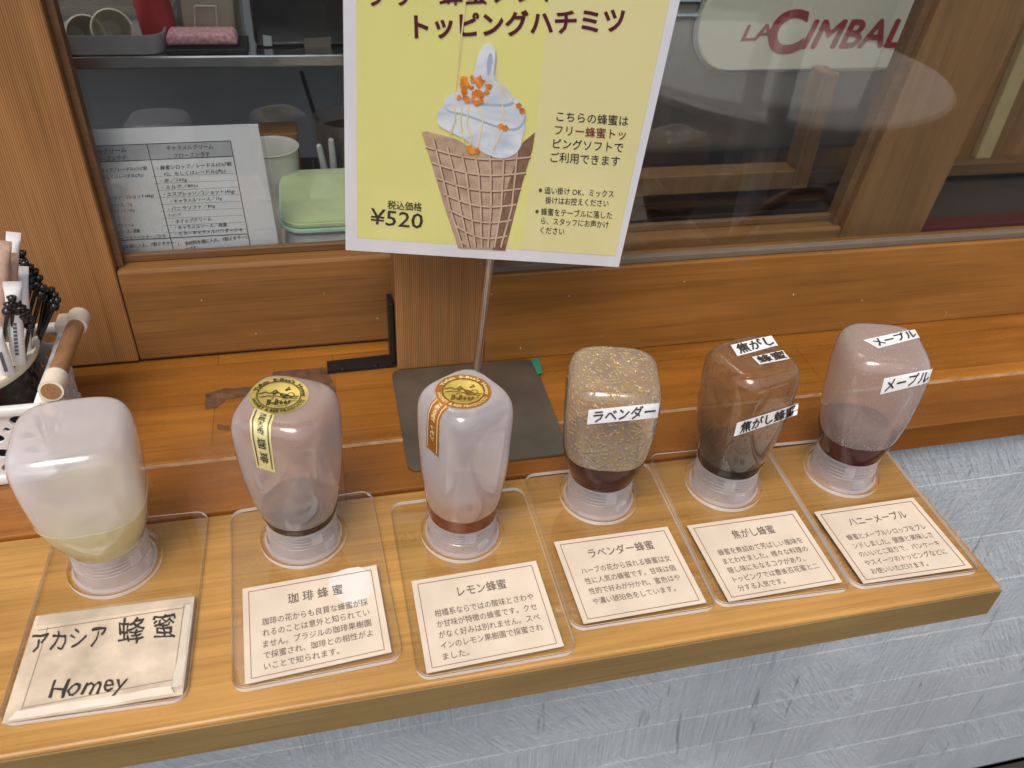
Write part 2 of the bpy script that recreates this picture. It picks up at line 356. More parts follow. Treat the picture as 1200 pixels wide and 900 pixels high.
# whitewashed siding wall under the counter
def siding_mat():
    m, n, l, out = mat('whitewashed siding'); p = node(n, 'ShaderNodeBsdfPrincipled', Roughness=.6)
    tc = n.new('ShaderNodeTexCoord')
    def streak(rot, sx, sz, detail, off):
        mp = n.new('ShaderNodeMapping'); mp.inputs['Rotation'].default_value = (0, math.radians(rot), 0); l.new(tc.outputs['Object'], mp.inputs[0])
        m2 = n.new('ShaderNodeMapping'); m2.inputs['Scale'].default_value = (sx, 1, sz); m2.inputs['Location'].default_value = off; l.new(mp.outputs[0], m2.inputs[0])
        z = node(n, 'ShaderNodeTexNoise', Scale=1.0, Detail=detail, Roughness=.6, Distortion=.35); l.new(m2.outputs[0], z.inputs['Vector']); return z
    a = streak(3, 420, 5, 4, (0, 0, 0)); a2 = streak(34, 300, 26, 3, (3, 0, 5)); b = streak(5, 52, 5, 3, (4, 0, 2)); c = streak(-28, 160, 40, 3, (9, 1, 7)); e = streak(86, 240, 12, 3, (1, 1, 1))
    pn = node(n, 'ShaderNodeTexNoise', Scale=6.0, Detail=2.0); l.new(tc.outputs['Object'], pn.inputs['Vector'])
    r1 = ramp(n, [(.46, 0), (.56, 1)]); l.new(pn.outputs['Fac'], r1.inputs[0])
    m1 = node(n, 'ShaderNodeMix', data_type='FLOAT'); l.new(r1.outputs[0], m1.inputs[0]); l.new(a.outputs['Fac'], m1.inputs[2]); l.new(a2.outputs['Fac'], m1.inputs[3])
    s = node(n, 'ShaderNodeMath', operation='MULTIPLY_ADD'); l.new(c.outputs['Fac'], s.inputs[0]); s.inputs[1].default_value = .45; l.new(m1.outputs[0], s.inputs[2])
    s0 = node(n, 'ShaderNodeMath', operation='MULTIPLY_ADD'); l.new(e.outputs['Fac'], s0.inputs[0]); s0.inputs[1].default_value = .3; l.new(s.outputs[0], s0.inputs[2])
    gap = ramp(n, [(.29, 0), (.35, 1)]); l.new(b.outputs['Fac'], gap.inputs[0])
    s2 = node(n, 'ShaderNodeMath', operation='MULTIPLY_ADD'); l.new(gap.outputs[0], s2.inputs[0]); s2.inputs[1].default_value = .6; l.new(s0.outputs[0], s2.inputs[2])
    bp = node(n, 'ShaderNodeBump', Strength=.9, Distance=.0038); l.new(s2.outputs[0], bp.inputs['Height']); l.new(bp.outputs[0], p.inputs['Normal'])
    cr = ramp(n, [(.2, (.43, .462, .487)), (.6, (.56, .595, .62))]); l.new(m1.outputs[0], cr.inputs[0])
    gm = ramp(n, [(0, .66), (1, 1)]); l.new(gap.outputs[0], gm.inputs[0])
    v = node(n, 'ShaderNodeTexNoise', Scale=4.0, Detail=4.0); l.new(tc.outputs['Object'], v.inputs['Vector'])
    vr = ramp(n, [(.3, .85), (.7, 1.08)]); l.new(v.outputs['Fac'], vr.inputs[0])
    mm = node(n, 'ShaderNodeMix', data_type='RGBA', blend_type='MULTIPLY'); mm.inputs[0].default_value = 1
    l.new(cr.outputs[0], mm.inputs[6]); l.new(vr.outputs[0], mm.inputs[7])
    m3 = node(n, 'ShaderNodeMix', data_type='RGBA', blend_type='MULTIPLY'); m3.inputs[0].default_value = 1
    l.new(mm.outputs[2], m3.inputs[6]); l.new(gm.outputs[0], m3.inputs[7]); l.new(m3.outputs[2], p.inputs['Base Color'])
    l.new(p.outputs[0], out.inputs[0]); return m
bm = nb()
zt = -.029; YW = .531
edges = [zt, -.106, -.214, -.312, -.413, -.518, -.604, -.70, -.795, -.89]
for a, b in zip(edges, edges[1:]):                                    # lapped boards, each leaning out at its foot
    vs = [(-3, YW + .003, a), (3, YW + .003, a), (3, YW + .0018, a - .0016), (-3, YW + .0018, a - .0016), (-3, YW + .002, b), (3, YW + .002, b), (3, YW + .02, b), (-3, YW + .02, b), (-3, YW + .02, a), (3, YW + .02, a)]
    V = [bm.verts.new(v) for v in vs]
    for f in ((0, 3, 2, 1), (3, 4, 5, 2), (4, 7, 6, 5), (0, 1, 9, 8), (7, 8, 9, 6)): bm.faces.new([V[i] for i in f])
bmesh.ops.recalc_face_normals(bm, faces=bm.faces)
o = obj('siding_wall', bm, siding_mat()); tag(o, 'whitewashed rough sawn board wall below the counter', 'wall')

bm = nb(); box(bm, -3, 3, .32, .70, 1.75, 1.80); 
o = obj('sky_blocker', bm, plain('sky blocker brown', (.30, .20, .12), .7)); tag(o, 'dark wooden eave added unseen above the windows to cut sky light', 'sky_blocker')  # unseen roof slab, added to block overhead sky light
# orange ledge: two boards with a worn pale seam
led = thing('counter_ledge', (0, .6, -.028), 'orange lacquered wooden ledge running below the windows', 'ledge')
YS = .581
bm = nb(); box(bm, -3, 3, YS + .0025, .80, -.028, ZL, .0012); obj('board', bm, M_ledge, led)
bm = nb(); box(bm, -3, 3, .5165, YS - .0025, -.028, ZL, .0012); obj('board', bm, wood('lacquered front board', (.20, .068, .010), (.43, .16, .026), 'X', rough=.3, fine=60, coat=.3, blocks=(.42, .10), bump=.08), led)
bm = nb(); box(bm, -3, 3, YS - .0025, YS + .0025, -.02, ZL - .001); obj('seam_filler', bm, plain('seam filler', (.34, .21, .11), .6, var=.35, vscale=60), led)
PL = Plane((0, 0, ZL), (0, 0, 1))
bm = nb()
def blob(px, jit=2.0, sub=4):
    out = []
    for (a, b) in zip(px, px[1:] + px[:1]):
        for k in range(sub):
            t = k / sub; out.append((a[0] + (b[0] - a[0]) * t + random.uniform(-jit, jit) * (k > 0), a[1] + (b[1] - a[1]) * t + random.uniform(-jit, jit) * .6 * (k > 0)))
    return out
PL.poly(bm, blob([(320, 436), (383, 430), (390, 446), (394, 468), (384, 476), (372, 452), (318, 452)], 1.2), .0004)
PL.poly(bm, blob([(240, 462), (262, 455), (300, 453), (300, 464), (264, 468), (254, 478), (241, 480)], 1.2), .0004)
PL.poly(bm, blob([(254, 497), (270, 499), (270, 504), (255, 503)], .5), .0004)
obj('adhesive_stain', bm, plain('old adhesive', (.11, .05, .022), .75, var=.45, vscale=90, bump=.6), led)

# pale shelf that carries the stands
bm = nb(); box(bm, -1.2, .5145, .3262, .5155, -.034, 0, .0022, 2)
o = obj('display_shelf', bm, M_shelf); tag(o, 'pale varnished wooden shelf board carrying the row of bottles', 'shelf')
bm = nb(); box(bm, -1.2, .5143, .3247, .32615, -.0335, -.0025, .0005); eb = obj('front_shade', bm, wood('olive front shade', (.20, .125, .045), (.30, .20, .08), 'X', rough=.55, fine=80, bump=.15), o); eb['label'] = 'front edge painted darker olive brown for its shade'  # shade of the front face painted in as a darker wood strip

# ------------------------------------------------------------------ windows
YR, YB = .687, .738
H = 1.15
rear = thing('sliding_window', (0, YB, .004), 'rear wooden sliding window with the menu sheet behind its glass', 'window')
bm = nb(); box(bm, -.62, -.191, YB, YB + .034, .006, H, .0015); obj('stile', bm, M_stile, rear)
p1, p2 = at(997, 240, y=YB).x, at(1092, 240, y=YB).x
LEAN = .10
def lean(b_):
    for v in b_.verts:
        if v.co.x > p1 - .02: v.co.x += (v.co.z - .10) * LEAN
    return b_
bm = nb(); box(bm, p1, p2, YB, YB + .034, .006, H, .0015); obj('stile', lean(bm), M_inwood, rear)
bm = nb(); box(bm, -.1905, p1 - .0005, YB + .0005, YB + .034, .006, .109, .003, 2); obj('bottom_rail', bm, M_frame, rear)
bm = nb(); box(bm, -.1905, p1 - .0005, YB + .017, YB + .024, .1095, .117, .001); box(bm, -.1905, -.1845, YB + .010, YB + .024, .1095, H); box(bm, p1 - .010, p1 - .0006, YB + .008, YB + .024, .1095, H)
obj('glazing_bead', lean(bm), M_darkwood, rear)
bm = nb(); box(bm, -.188, p1 - .002, YB + .026, YB + .029, .1095, H); obj('glass_pane', bm, M_glass, rear)
front = thing('sliding_window', (.6, YR, .003), 'front wooden sliding window overlapping the rear one on the right', 'window')
bm = nb(); box(bm, .064, .1545, YR - .0005, YR + .032, .0035, H, .0015); obj('stile', bm, M_stile, front)
bm = nb(); box(bm, .155, 2.2, YR, YR + .032, .0035, .108, .0015); obj('bottom_rail', bm, wood('front rail cedar', (.18, .07, .013), (.41, .18, .038), 'X', rough=.42, fine=90, coat=.1, bump=.15), front)
bm = nb(); box(bm, .155, 2.2, YR + .004, YR + .013, .1085, .1155, .001); obj('glazing_bead', bm, M_bead, front)
bm = nb(); box(bm, .156, 2.2, YR + .014, YR + .018, .1085, H); obj('glass_pane', bm, M_glass, front)
fr_ = random.Random(11); PF = Plane((0, YR, 0), (0, -1, 0)); PFB = Plane((0, YB + .0005, 0), (0, -1, 0))
for Pl, par, spots in ((PF, front, [(667, 347), (576, 345), (610, 408), (568, 398), (802, 330), (1010, 352), (1109, 366), (930, 345), (705, 394)]), (PFB, rear, [(442, 373), (236, 352), (300, 391), (380, 344)])):
    bm = nb()
    for (u, v) in spots:
        r_ = fr_.uniform(.5, 1.3); Pl.poly(bm, [(u + r_ * math.cos(a) * fr_.uniform(.6, 1.1), v + r_ * math.sin(a)) for a in (0, 1, 2, 3.1, 4.2, 5.3)], .0003)
    obj('paint_flecks', bm, plain('old paint fleck', (.62, .52, .42), .7), par)
# dark strip in the gap under the rear window
bm = nb(); box(bm, -1.2, .9, YB + .004, YB + .03, ZL, .0055); o = obj('gap_shade_strip', bm, plain('gap shade black', (.02, .018, .015), .7)); tag(o, 'thin dark strip painted as gap shade under the rear sliding window', 'gap_strip')  # near-black colour stands in for the shaded gap below the rail

# ------------------------------------------------------------------ room behind the glass
M_grey = plain('steel backsplash', (.62, .66, .70), .45, var=.15, vscale=6)
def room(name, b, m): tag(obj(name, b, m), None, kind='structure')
bm = nb(); box(bm, -1.2, .30, 1.30, 1.33, -.9, 1.6); room('kitchen_wall', bm, M_grey)
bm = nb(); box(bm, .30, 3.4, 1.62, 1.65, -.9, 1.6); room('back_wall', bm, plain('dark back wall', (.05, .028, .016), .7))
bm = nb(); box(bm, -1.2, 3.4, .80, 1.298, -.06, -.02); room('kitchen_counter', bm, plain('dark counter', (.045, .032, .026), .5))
bm = nb(); box(bm, .30, 3.4, 1.12, 1.62, 1.2, 1.25); room('shade_ceiling', bm, plain('shade_ceiling', (.1, .08, .06), .8))  # unseen partial ceiling, added to keep the right side dark

# ================================================================== INTERIOR THINGS, LEFT
YH = 1.0
zs = at(230, 66, y=YH).z
bm = nb(); box(bm, -.60, .45, YH, YH + .30, zs - .013, zs, .0015)
o = obj('steel_shelf', bm, M_chrome); tag(o, 'stainless steel wall shelf with a rounded front lip behind glass', 'shelf')
# grey tray
a, b = at(72, 66, y=YH + .01), at(196, 66, y=YH + .01)
tr = thing('metal_tray', (a.x + .06, YH + .1, zs), 'shallow grey metal tray holding two cups on the steel shelf', 'tray')
M_tray = plain('grey tray', (.45, .44, .42), .4, .4)
def open_box(x0, x1, y0, y1, z0, z1, r, t, taper=0):
    bmx = nb(); w_, h_ = x1 - x0, y1 - y0; cx, cyy = (x0 + x1) / 2, (y0 + y1) / 2
    prof = [(1, z0, -taper), (1, z1, 0), (1, z1, -t), (1, z0 + t, -taper - t)]
    rings = []
    for _, z, ins in prof:
        pts = rrect(w_ + 2 * ins, h_ + 2 * ins, max(.002, r + ins)); rings.append([bmx.verts.new((cx + x, cyy + y, z)) for x, y in pts])
    N = len(rings[0])
    for A, B in zip(rings, rings[1:]):
        for k in range(N): bmx.faces.new((A[k], A[(k + 1) % N], B[(k + 1) % N], B[k]))
    bmx.faces.new(list(reversed(rings[0]))); bmx.faces.new(rings[-1]); bmesh.ops.recalc_face_normals(bmx, faces=bmx.faces); return bmx
obj('body', open_box(a.x - .16, b.x, YH + .006, YH + .2, zs + .001, zs + .0205, .02, .002), M_tray, tr, .6)
def cup(u, v, yy, rad, tilt, label):
    c = at(u, v, y=yy)
    t = thing('porcelain_cup', c, label, 'cup')
    prof = [(.35, .07), (.6, .066), (.82, .04), (.96, .0), (1.0, -.02), (.93, -.022), (.86, .0), (.74, .03), (.5, .052), (.0, .056)]
    prof = [(max(.0001, r * rad), z * rad / .03) for r, z in prof]
    b = nb(); lathe(b, prof, 28, M=Matrix.Rotation(math.radians(tilt), 4, 'Z') @ Matrix.Rotation(math.radians(-106), 4, 'X'))
    obj('bowl', b, plain('cup glaze', (.88, .78, .60), .25), t, .7, local=True)
    return t
cup(97, 41, YH + .03, .0205, 26, 'cream cup lying on its side, left of the two in the tray')
cup(131, 35, YH + .03, .0215, 12, 'cream cup lying tilted, right of the two in the tray')
# clear lidded boxes / bag behind the cups
bm = nb(); c = at(150, 10, y=YH + .14); box(bm, c.x - .11, c.x + .055, YH + .13, YH + .22, zs + .006, zs + .2, .012, 3)
o = obj('plastic_bag', bm, clear('hazy plastic', (.9, .9, .88), 1.45, 1.5, .15, body=.35, bodycol=(.60, .55, .45))); tag(o, 'hazy clear plastic bag standing behind the two cups', 'bag')
# red bottle
c0, c1 = at(190, 45, y=YH + .06), at(168, -30, y=YH + .06)
red = thing('red_bottle', c0, 'red plastic bottle leaning at the right end of the grey tray', 'bottle')
bm = nb(); tube(bm, [c0, c0.lerp(c1, .5), c1], .020, 18); obj('body', bm, plain('red plastic', (.5, .02, .025), .3), red, .6)
d = (c0 - c1).normalized(); bm = nb(); tube(bm, [c0 + d * .0005, c0 + d * .010], .0205, 18); obj('cap', bm, plain('bottle base', (.35, .27, .2), .4), red, .6)
# leaning clear container with embossed square, pink cloth under it
fc = thing('food_container', at(245, 48, y=YH + .06), 'upright translucent food container with an embossed square lid', 'container')
Mfc = clear('container plastic', (.85, .83, .78), 1.45, 1.5, .12, body=.55, bodycol=(.60, .53, .42))
def quad_box(px, yy, th, lean=0.0):
    b_ = nb(); f_ = [at(u, v, y=yy + lean * (60 - v) / 100) for u, v in px]
    A = [b_.verts.new(p) for p in f_]; B = [b_.verts.new(p + Vector((0, th, 0))) for p in f_]
    N = len(A); b_.faces.new(A); b_.faces.new(list(reversed(B)))
    for k in range(N): b_.faces.new((A[k], B[k], B[(k + 1) % N], A[(k + 1) % N]))
    bmesh.ops.recalc_face_normals(b_, faces=b_.faces); bmesh.ops.bevel(b_, geom=b_.edges[:], offset=.0022, segments=2, affect='EDGES'); return b_
obj('lid', quad_box([(217, 47), (277, 47), (270, -25), (208, -25)], YH + .05, .012), Mfc, fc, .6)
obj('body', quad_box([(212, 56), (286, 55), (277, -25), (203, -25)], YH + .066, .07), clear('container body', (.75, .73, .7), 1.45, 1.3, .2, body=.7, bodycol=(.30, .26, .21)), fc, .6)
bm = nb(); q = [(229, 34), (255, 34), (253, 7), (228, 7)]
for i in range(4):
    tube(bm, [at(*q[i], y=YH + .048), at(*q[(i + 1) % 4], y=YH + .048)], .0012, 6)
obj('embossed_square', bm, plain('embossed rim', (.55, .48, .38), .3), fc)
bm = nb(); c = at(242, 56, y=YH + .03); box(bm, c.x - .04, c.x + .036, YH + .012, YH + .045, zs + .006, zs + .019, .005, 3)
for v in bm.verts: v.co.z += .0035 * math.sin(v.co.x * 130)
o = obj('cleaning_cloth', bm, plain('pink cloth', (.72, .36, .38), .9, var=.35, vscale=260, bump=.6)); tag(o, 'folded pink cloth lying under the food container', 'cloth')
bm = nb(); box(bm, c.x - .042, c.x + .046, YH + .006, YH + .06, zs + .0008, zs + .0055, .001); o = obj('black_mat', bm, M_black); tag(o, 'thin black mat under the pink cloth', 'mat')
# black box with a white sticker
a, b = at(300, 64, y=YH + .03), at(392, 62, y=YH + .03)
kb = thing('black_case', ((a.x + b.x) / 2, YH + .08, zs), 'large black plastic case with small white sticker on steel shelf', 'case')
bm = nb(); box(bm, a.x, b.x + .1, YH + .03, YH + .18, zs + .0006, zs + .25, .006, 3); obj('shell', bm, plain('case plastic', (.006, .007, .010), .35), kb, .6)
Pk = Plane((0, YH + .03, 0), (0, -1, 0))
bm = nb(); Pk.poly(bm, [(308, 41), (318, 42), (319, 54), (309, 54)], .0006); obj('sticker', bm, plain('sticker', (.45, .5, .48), .5), kb)
bm = nb(); Pk.poly(bm, [(356, 45), (388, 43), (388, 55), (357, 57)], .0006); obj('label_plate', bm, plain('label plate', (.16, .12, .09), .5), kb)
# black rod leaning at the back, green lid box, tub, cup, wood block
bm = nb(); tube(bm, [at(353, 84, y=1.25), at(372, 145, y=1.2)], .0032, 8); o = obj('black_rod', bm, M_black); tag(o, 'thin black rod leaning below the steel shelf', 'rod')
yg = .80; zg = at(345, 262, y=yg).z
xl, xr, yb_ = at(341, 262, y=yg).x, .075, .935
gb = thing('storage_box', ((xl + xr) / 2, .87, .03), 'white storage box with a pale green lid behind the glass', 'box')
bm = nb(); w_, h_ = xr - xl + .012, yb_ - yg; prism(bm, rrect(w_, h_, .022), zg - .007, zg, Matrix.Translation(((xl + xr) / 2 - .004, (yg + yb_) / 2, 0)), .002)
obj('lid', bm, plain('green lid', (.50, .58, .32), .35), gb, .6)
bm = nb(); prism(bm, rrect(w_ + .004, h_ + .004, .024), zg - .0105, zg - .0075, Matrix.Translation(((xl + xr) / 2 - .004, (yg + yb_) / 2, 0))); obj('lid_rim', bm, plain('aqua rim', (.5, .68, .6), .3), gb, .6)
bm = nb(); prism(bm, rrect(w_ - .006, h_ - .006, .02), .0, zg - .013, Matrix.Translation(((xl + xr) / 2 - .004, (yg + yb_) / 2, 0)), .003); obj('body', bm, plain('box white', (.70, .71, .72), .35), gb, .6)
o = obj('cream_tray', open_box(xl - .012, xr, yg - .012, yb_ + .01, -.018, zg - .035, .028, .004), M_cream); tag(o, 'cream plastic tub around the storage box', 'tub')
for p in o.data.polygons: p.use_smooth = True
c = at(330, 178, y=.93); bm = nb()
lathe(bm, [(.026, -.02), (.030, c.z + .0), (.0318, c.z + .001), (.0305, c.z + .0015), (.028, c.z - .002), (.024, .0)], 28, c=(c.x - .012, .945, 0))
o = obj('white_tub', bm, plain('tub white', (.6, .58, .54), .4), None, .8); tag(o, 'round white tub between menu sheet and green lidded box', 'tub')
c = at(320, 160, y=1.05); bm = nb(); box(bm, c.x - .03, c.x + .03, 1.04, 1.08, -.018, c.z + .008, .002); o = obj('wood_block', bm, plain('orange wood', (.40, .19, .06), .5)); tag(o, 'small orange wood block behind the round white tub', 'block')
cc = at(392, 140, y=1.0); ct = thing('clear_cup', (cc.x + .012, 1.0, -.018), 'clear plastic cup with cutlery behind the green lidded box', 'cup')
bm = nb(); R_ = .036; lathe(bm, [(.024, -.018), (R_, cc.z), (R_ + .0018, cc.z + .001), (R_ + .0018, cc.z + .004), (R_ - .001, cc.z + .003), (.022, -.012)], 30, c=(cc.x + .012, 1.0, 0))
obj('wall', bm, clear('cup plastic', (.84, .82, .8), 1.45, 1.8, .02, body=.12, bodycol=(.4, .35, .33)), ct, .8)
bm = nb(); lathe(bm, [(.020, -.012), (.032, cc.z - .012), (.0005, cc.z - .011)], 24, c=(cc.x + .012, 1.0, 0)); obj('contents', bm, plain('dark beans', (.02, .012, .008), .5), ct, .8)
for u, v, u2, v2 in ((374, 172, 384, 215), (388, 165, 393, 215)):
    bm = nb(); tube(bm, [at(u, v, y=.955), at((u + u2) / 2, (v + v2) / 2, y=.955), at(u2, v2, y=.955)], .0035, 8, .005); ball(bm, at(u, v, y=.955), .0035, 8)
    o = obj('plastic_spoon', bm, plain('spoon grey', (.45, .44, .43), .4), None, .8); tag(o, 'pale plastic spoon handle in front of the clear cup', 'spoon', 'spoon handles in front of the clear cup')

# menu sheet in a clear sleeve behind the rear window
PS = Plane((0, .7775, .11), (0, -1, .10))
sh = thing('menu_sheet', (-.13, .785, .0), 'printed recipe sheet in a clear sleeve propped behind left glass', 'menu')
sq_ = [(20, 155), (302, 145), (332, 318), (60, 330)]
def slab(pl, px, h, th):
    b_ = nb(); A = [b_.verts.new(pl.hit(u, v, h)) for u, v in px]; B = [b_.verts.new(a_.co - pl.n * th) for a_ in A]; N = len(A)
    b_.faces.new(A); b_.faces.new(list(reversed(B)))
    for k in range(N): b_.faces.new((A[k], B[k], B[(k + 1) % N], A[(k + 1) % N]))
    bmesh.ops.recalc_face_normals(b_, faces=b_.faces); return b_
obj('paper', slab(PS, sq_, 0, .0004), M_paperw, sh)
obj('sleeve', slab(PS, [(20, 150), (306, 140), (337, 322), (60, 334)], .0012, .0003), clear('sleeve film', (.96, .96, .96), 1.45, 1.3, .05), sh)
bm = nb(); PS.poly(bm, [(90, 172), (270, 165), (273, 183), (94, 191)], .0002); obj('header_band', bm, plain('header grey', (.46, .46, .48), .6), sh)
bm = nb()
for px in ([(90, 172), (270, 165)], [(94, 191), (273, 183)], [(270, 165), (299, 318)], [(172, 169), (210, 320)], [(120, 283), (291, 274)]): PS.line(bm, px, .9, .0004)
for k in range(9):
    y0 = 204 + k * 8.2; PS.line(bm, [(178 + k * 2, y0 + 3), (276 + k * 1.6, y0 - 1)], .25, .0004)
T = [('キャラメルクリーム', (195, 176), (250, 174), 6.4), ('フローズンラテ', (204, 185), (246, 183), 6.4),
     ('・蜂蜜シロップ／レードル(小)7割', (184, 199), (271, 194), 5.6), ('×2、もしくはレードル(大)1', (192, 206), (264, 202), 5.4),
     ('・氷／100g', (188, 214), (219, 212), 5.4), ('・ミルク／80cc', (190, 222), (232, 219), 5.4), ('・エスプレッソ／2ショット(40g)', (192, 230), (275, 226), 5.4),
     ('・キャラメルソース／10g', (200, 238), (260, 234), 5.2), ('・バニラソフト／80g', (197, 247), (252, 243), 5.2), ('トッピング', (198, 254), (212, 253), 4.6), ('・ホイップクリーム', (202, 262), (248, 258), 5.2),
     ('・キャラメルソース／適量', (205, 269), (266, 265), 5.2), ('・ビターキャラメルパウダー少々', (206, 276), (284, 271), 5.2),
     ('1.　全材料を順に入れ、7割ミキサーに', (209, 288), (292, 279), 5.2), ('かける', (218, 294), (230, 292), 5.0), ('2.　プラカップ(1)の内側にキャラメル', (212, 302), (294, 294), 5.2), ('ソースを塗らし掛ける', (222, 309), (272, 303), 5.0),
     ('モカクリーム', (107, 181), (148, 178), 6.4), ('フローズンラテ', (107, 190), (148, 187), 6.4), ('・蜂蜜シロップ／レードル(小)7割', (100, 203), (172, 199), 5.4), ('もしくはレードル(大)1', (120, 210), (168, 207), 5.4),
     ('・エスプレッソ／2ショット(40g)', (110, 235), (180, 231), 5.2), ('・チョコソース／10g', (118, 244), (155, 241), 5.0), ('・バニラソフト／80g', (122, 251), (158, 248), 5.0), ('・ホイップクリーム', (124, 268), (157, 265), 5.0), ('・チョコソース／適量', (126, 275), (164, 272), 5.0),
     ('・ビターココアパウダー／少々', (128, 283), (194, 278), 5.0), ('1.　全材料を順に入れ、7割ミキサー', (124, 293), (204, 286), 5.0), ('2.　プラカップ(1)の内側にチョコソース', (128, 308), (206, 300), 5.0)]
for body, a, b, h in T: letters(bm, body, PS.fn(line_quad(a, b, h), .0004), fat=.01, res=1)
obj('printing', bm, plain('print grey', (.09, .09, .10), .6), sh)

# ================================================================== INTERIOR THINGS, RIGHT (behind both panes)
YM = .95
em = thing('espresso_machine', (.75, 1.1, -.02), 'steel espresso machine with a rounded cream name panel behind glass', 'machine')
M_ms = plain('machine steel', (.38, .34, .29), .35, .8, var=.15, vscale=8)
zb = at(900, 82, y=YM).z
bm = nb(); x0, x1 = at(790, 60, y=YM + .02).x - .10, at(1092, 60, y=YM + .02).x
box(bm, x0, x1, YM + .012, YM + .30, zb - .115, zb + .16, .015, 3); obj('body', bm, M_ms, em, .6)
Pm = Plane((0, YM, 0), (0, -1, 0))
W_, HH = x1 - at(818, 40, y=YM).x, .105
cxp, czp = at(818, 40, y=YM).x + W_ / 2, zb + HH / 2
bm = nb(); Mx = Matrix.Translation((cxp, YM, czp)) @ Matrix.Rotation(math.radians(90), 4, 'X')
prism(bm, rrect(W_, HH, HH * .46, 12), -.010, 0.0, Mx, .001); obj('name_panel', bm, plain('cream panel', (.85, .76, .60), .35, var=.06, vscale=6), em, .6)
bm = nb(); prism(bm, rrect(W_ + .008, HH + .008, HH * .46 + .004, 12), -.0115, -.003, Mx, .0015); obj('panel_trim', bm, M_chrome, em, .6)
bm = nb()
for zz in (.062, .078): tube(bm, [(x0 - .02, YM + .008, zb + zz), (cxp - W_ / 2 - .002, YM + .008, zb + zz)], .004, 10)
obj('trim_bar', bm, M_chrome, em, .6)
bm = nb()
letters(bm, 'LA', Pm.fn([(872, 25), (905, 23), (905, 49.5), (867, 51)], .0006), bold=.02, shear=.25)
letters(bm, 'C', Pm.fn([(905, 2), (950, -1), (944, 66), (897, 72)], .0006), bold=.035, shear=.12, res=8)
letters(bm, 'IMBALI', Pm.fn([(951, 15), (1078, 14), (1068, 60), (938, 62)], .0006), fat=.03, shear=.25, res=4)
obj('lettering', bm, plain('panel red', (.42, .025, .025), .4), em)
# inner wooden frame below / beside the machine
YI = .91
fr = thing('inner_frame', (.6, YI, -.02), 'brown wooden frame standing inside below the espresso machine', 'frame')
a, b, c = at(750, 215, y=YI), at(930, 212, y=YI), at(952, 90, y=YI)
bm = nb(); box(bm, a.x - .3, b.x - .0005, YI, YI + .03, a.z - .018, a.z + .008, .002); obj('rail', bm, M_inwood, fr)
bm = nb(); box(bm, b.x, b.x + .022, YI - .001, YI + .03, a.z - .018, at(957, 86, y=YI).z, .002); obj('upright', bm, M_inwood, fr)
# things glimpsed in the dark under it
YD = 1.15
p = at(865, 235, y=YD); bm = nb(); ball(bm, (p.x, YD, p.z - .03), .085, 20, (1.2, .7, .75)); o = obj('brown_sack', bm, plain('brown sack', (.10, .05, .02), .8, var=.4, bump=.6), None, 3); tag(o, 'round brown sack in the dark under the espresso machine', 'sack')
p = at(790, 240, y=YD - .05); bm = nb(); box(bm, p.x - .14, p.x + .03, YD - .08, YD, -.02, p.z + .02, .003); o = obj('brown_box', bm, plain('carton brown', (.13, .065, .03), .8)); tag(o, 'brown carton in the dark left of the brown sack', 'box')
# wall panel and frame on the far right, red tray along the bottom
YP = 1.12
a, b = at(1105, 185, y=YP), at(1330, 0, y=YP)
wp = thing('wood_partition', (a.x + .1, YP, -.02), 'brown wooden partition with a pale batten at the far right', 'partition')
bm = nb(); box(bm, a.x - .35, a.x + .9, YP, YP + .03, at(1130, 190, y=YP).z, 1.19); obj('panel', bm, M_inwood, wp)
bm = nb(); q0, q1 = at(1146, 188, y=YP - .02), at(1160, 186, y=YP - .02)
box(bm, q0.x, q1.x + .006, YP - .014, YP - .0005, q0.z, 1.18, .001); obj('batten', bm, plain('pale batten', (.45, .33, .16), .5), wp)
bm = nb(); box(bm, a.x - .3, a.x + .9, YP - .03, YP - .0002, q0.z - .022, q0.z - .0006, .002); obj('rail', bm, M_darkwood, wp)
p0 = at(1078, 270, y=.80); bm = nb(); box(bm, p0.x - .02, p0.x + .6, .79, .82, p0.z - .05, p0.z + .008, .003)
o = obj('red_tray', bm, plain('dark red lacquer', (.075, .006, .010), .3)); tag(o, 'dark red tray edge at the lower right behind the glass', 'tray')

# ================================================================== OUTSIDE, SEEN MIRRORED IN THE GLASS
tb = thing('round_table', (1.22, -.62, -.90), 'round white outdoor table mirrored in the right window', 'table')
bm = nb(); lathe(bm, [(.43, .755), (.44, .765), (.44, .775), (.43, .782)], 56, c=(1.22, -.62, -.90)); obj('tabletop', bm, plain('table white', (.72, .68, .62), .4), tb, .6)
bm = nb(); tube(bm, [(1.22, -.62, -.885), (1.22, -.62, -.15)], .028, 16); obj('leg', bm, M_white, tb, .6)
bm = nb(); lathe(bm, [(.26, 0), (.26, .012), (.05, .03), (.03, .05)], 40, c=(1.22, -.62, -.90)); obj('base', bm, M_white, tb, .6)

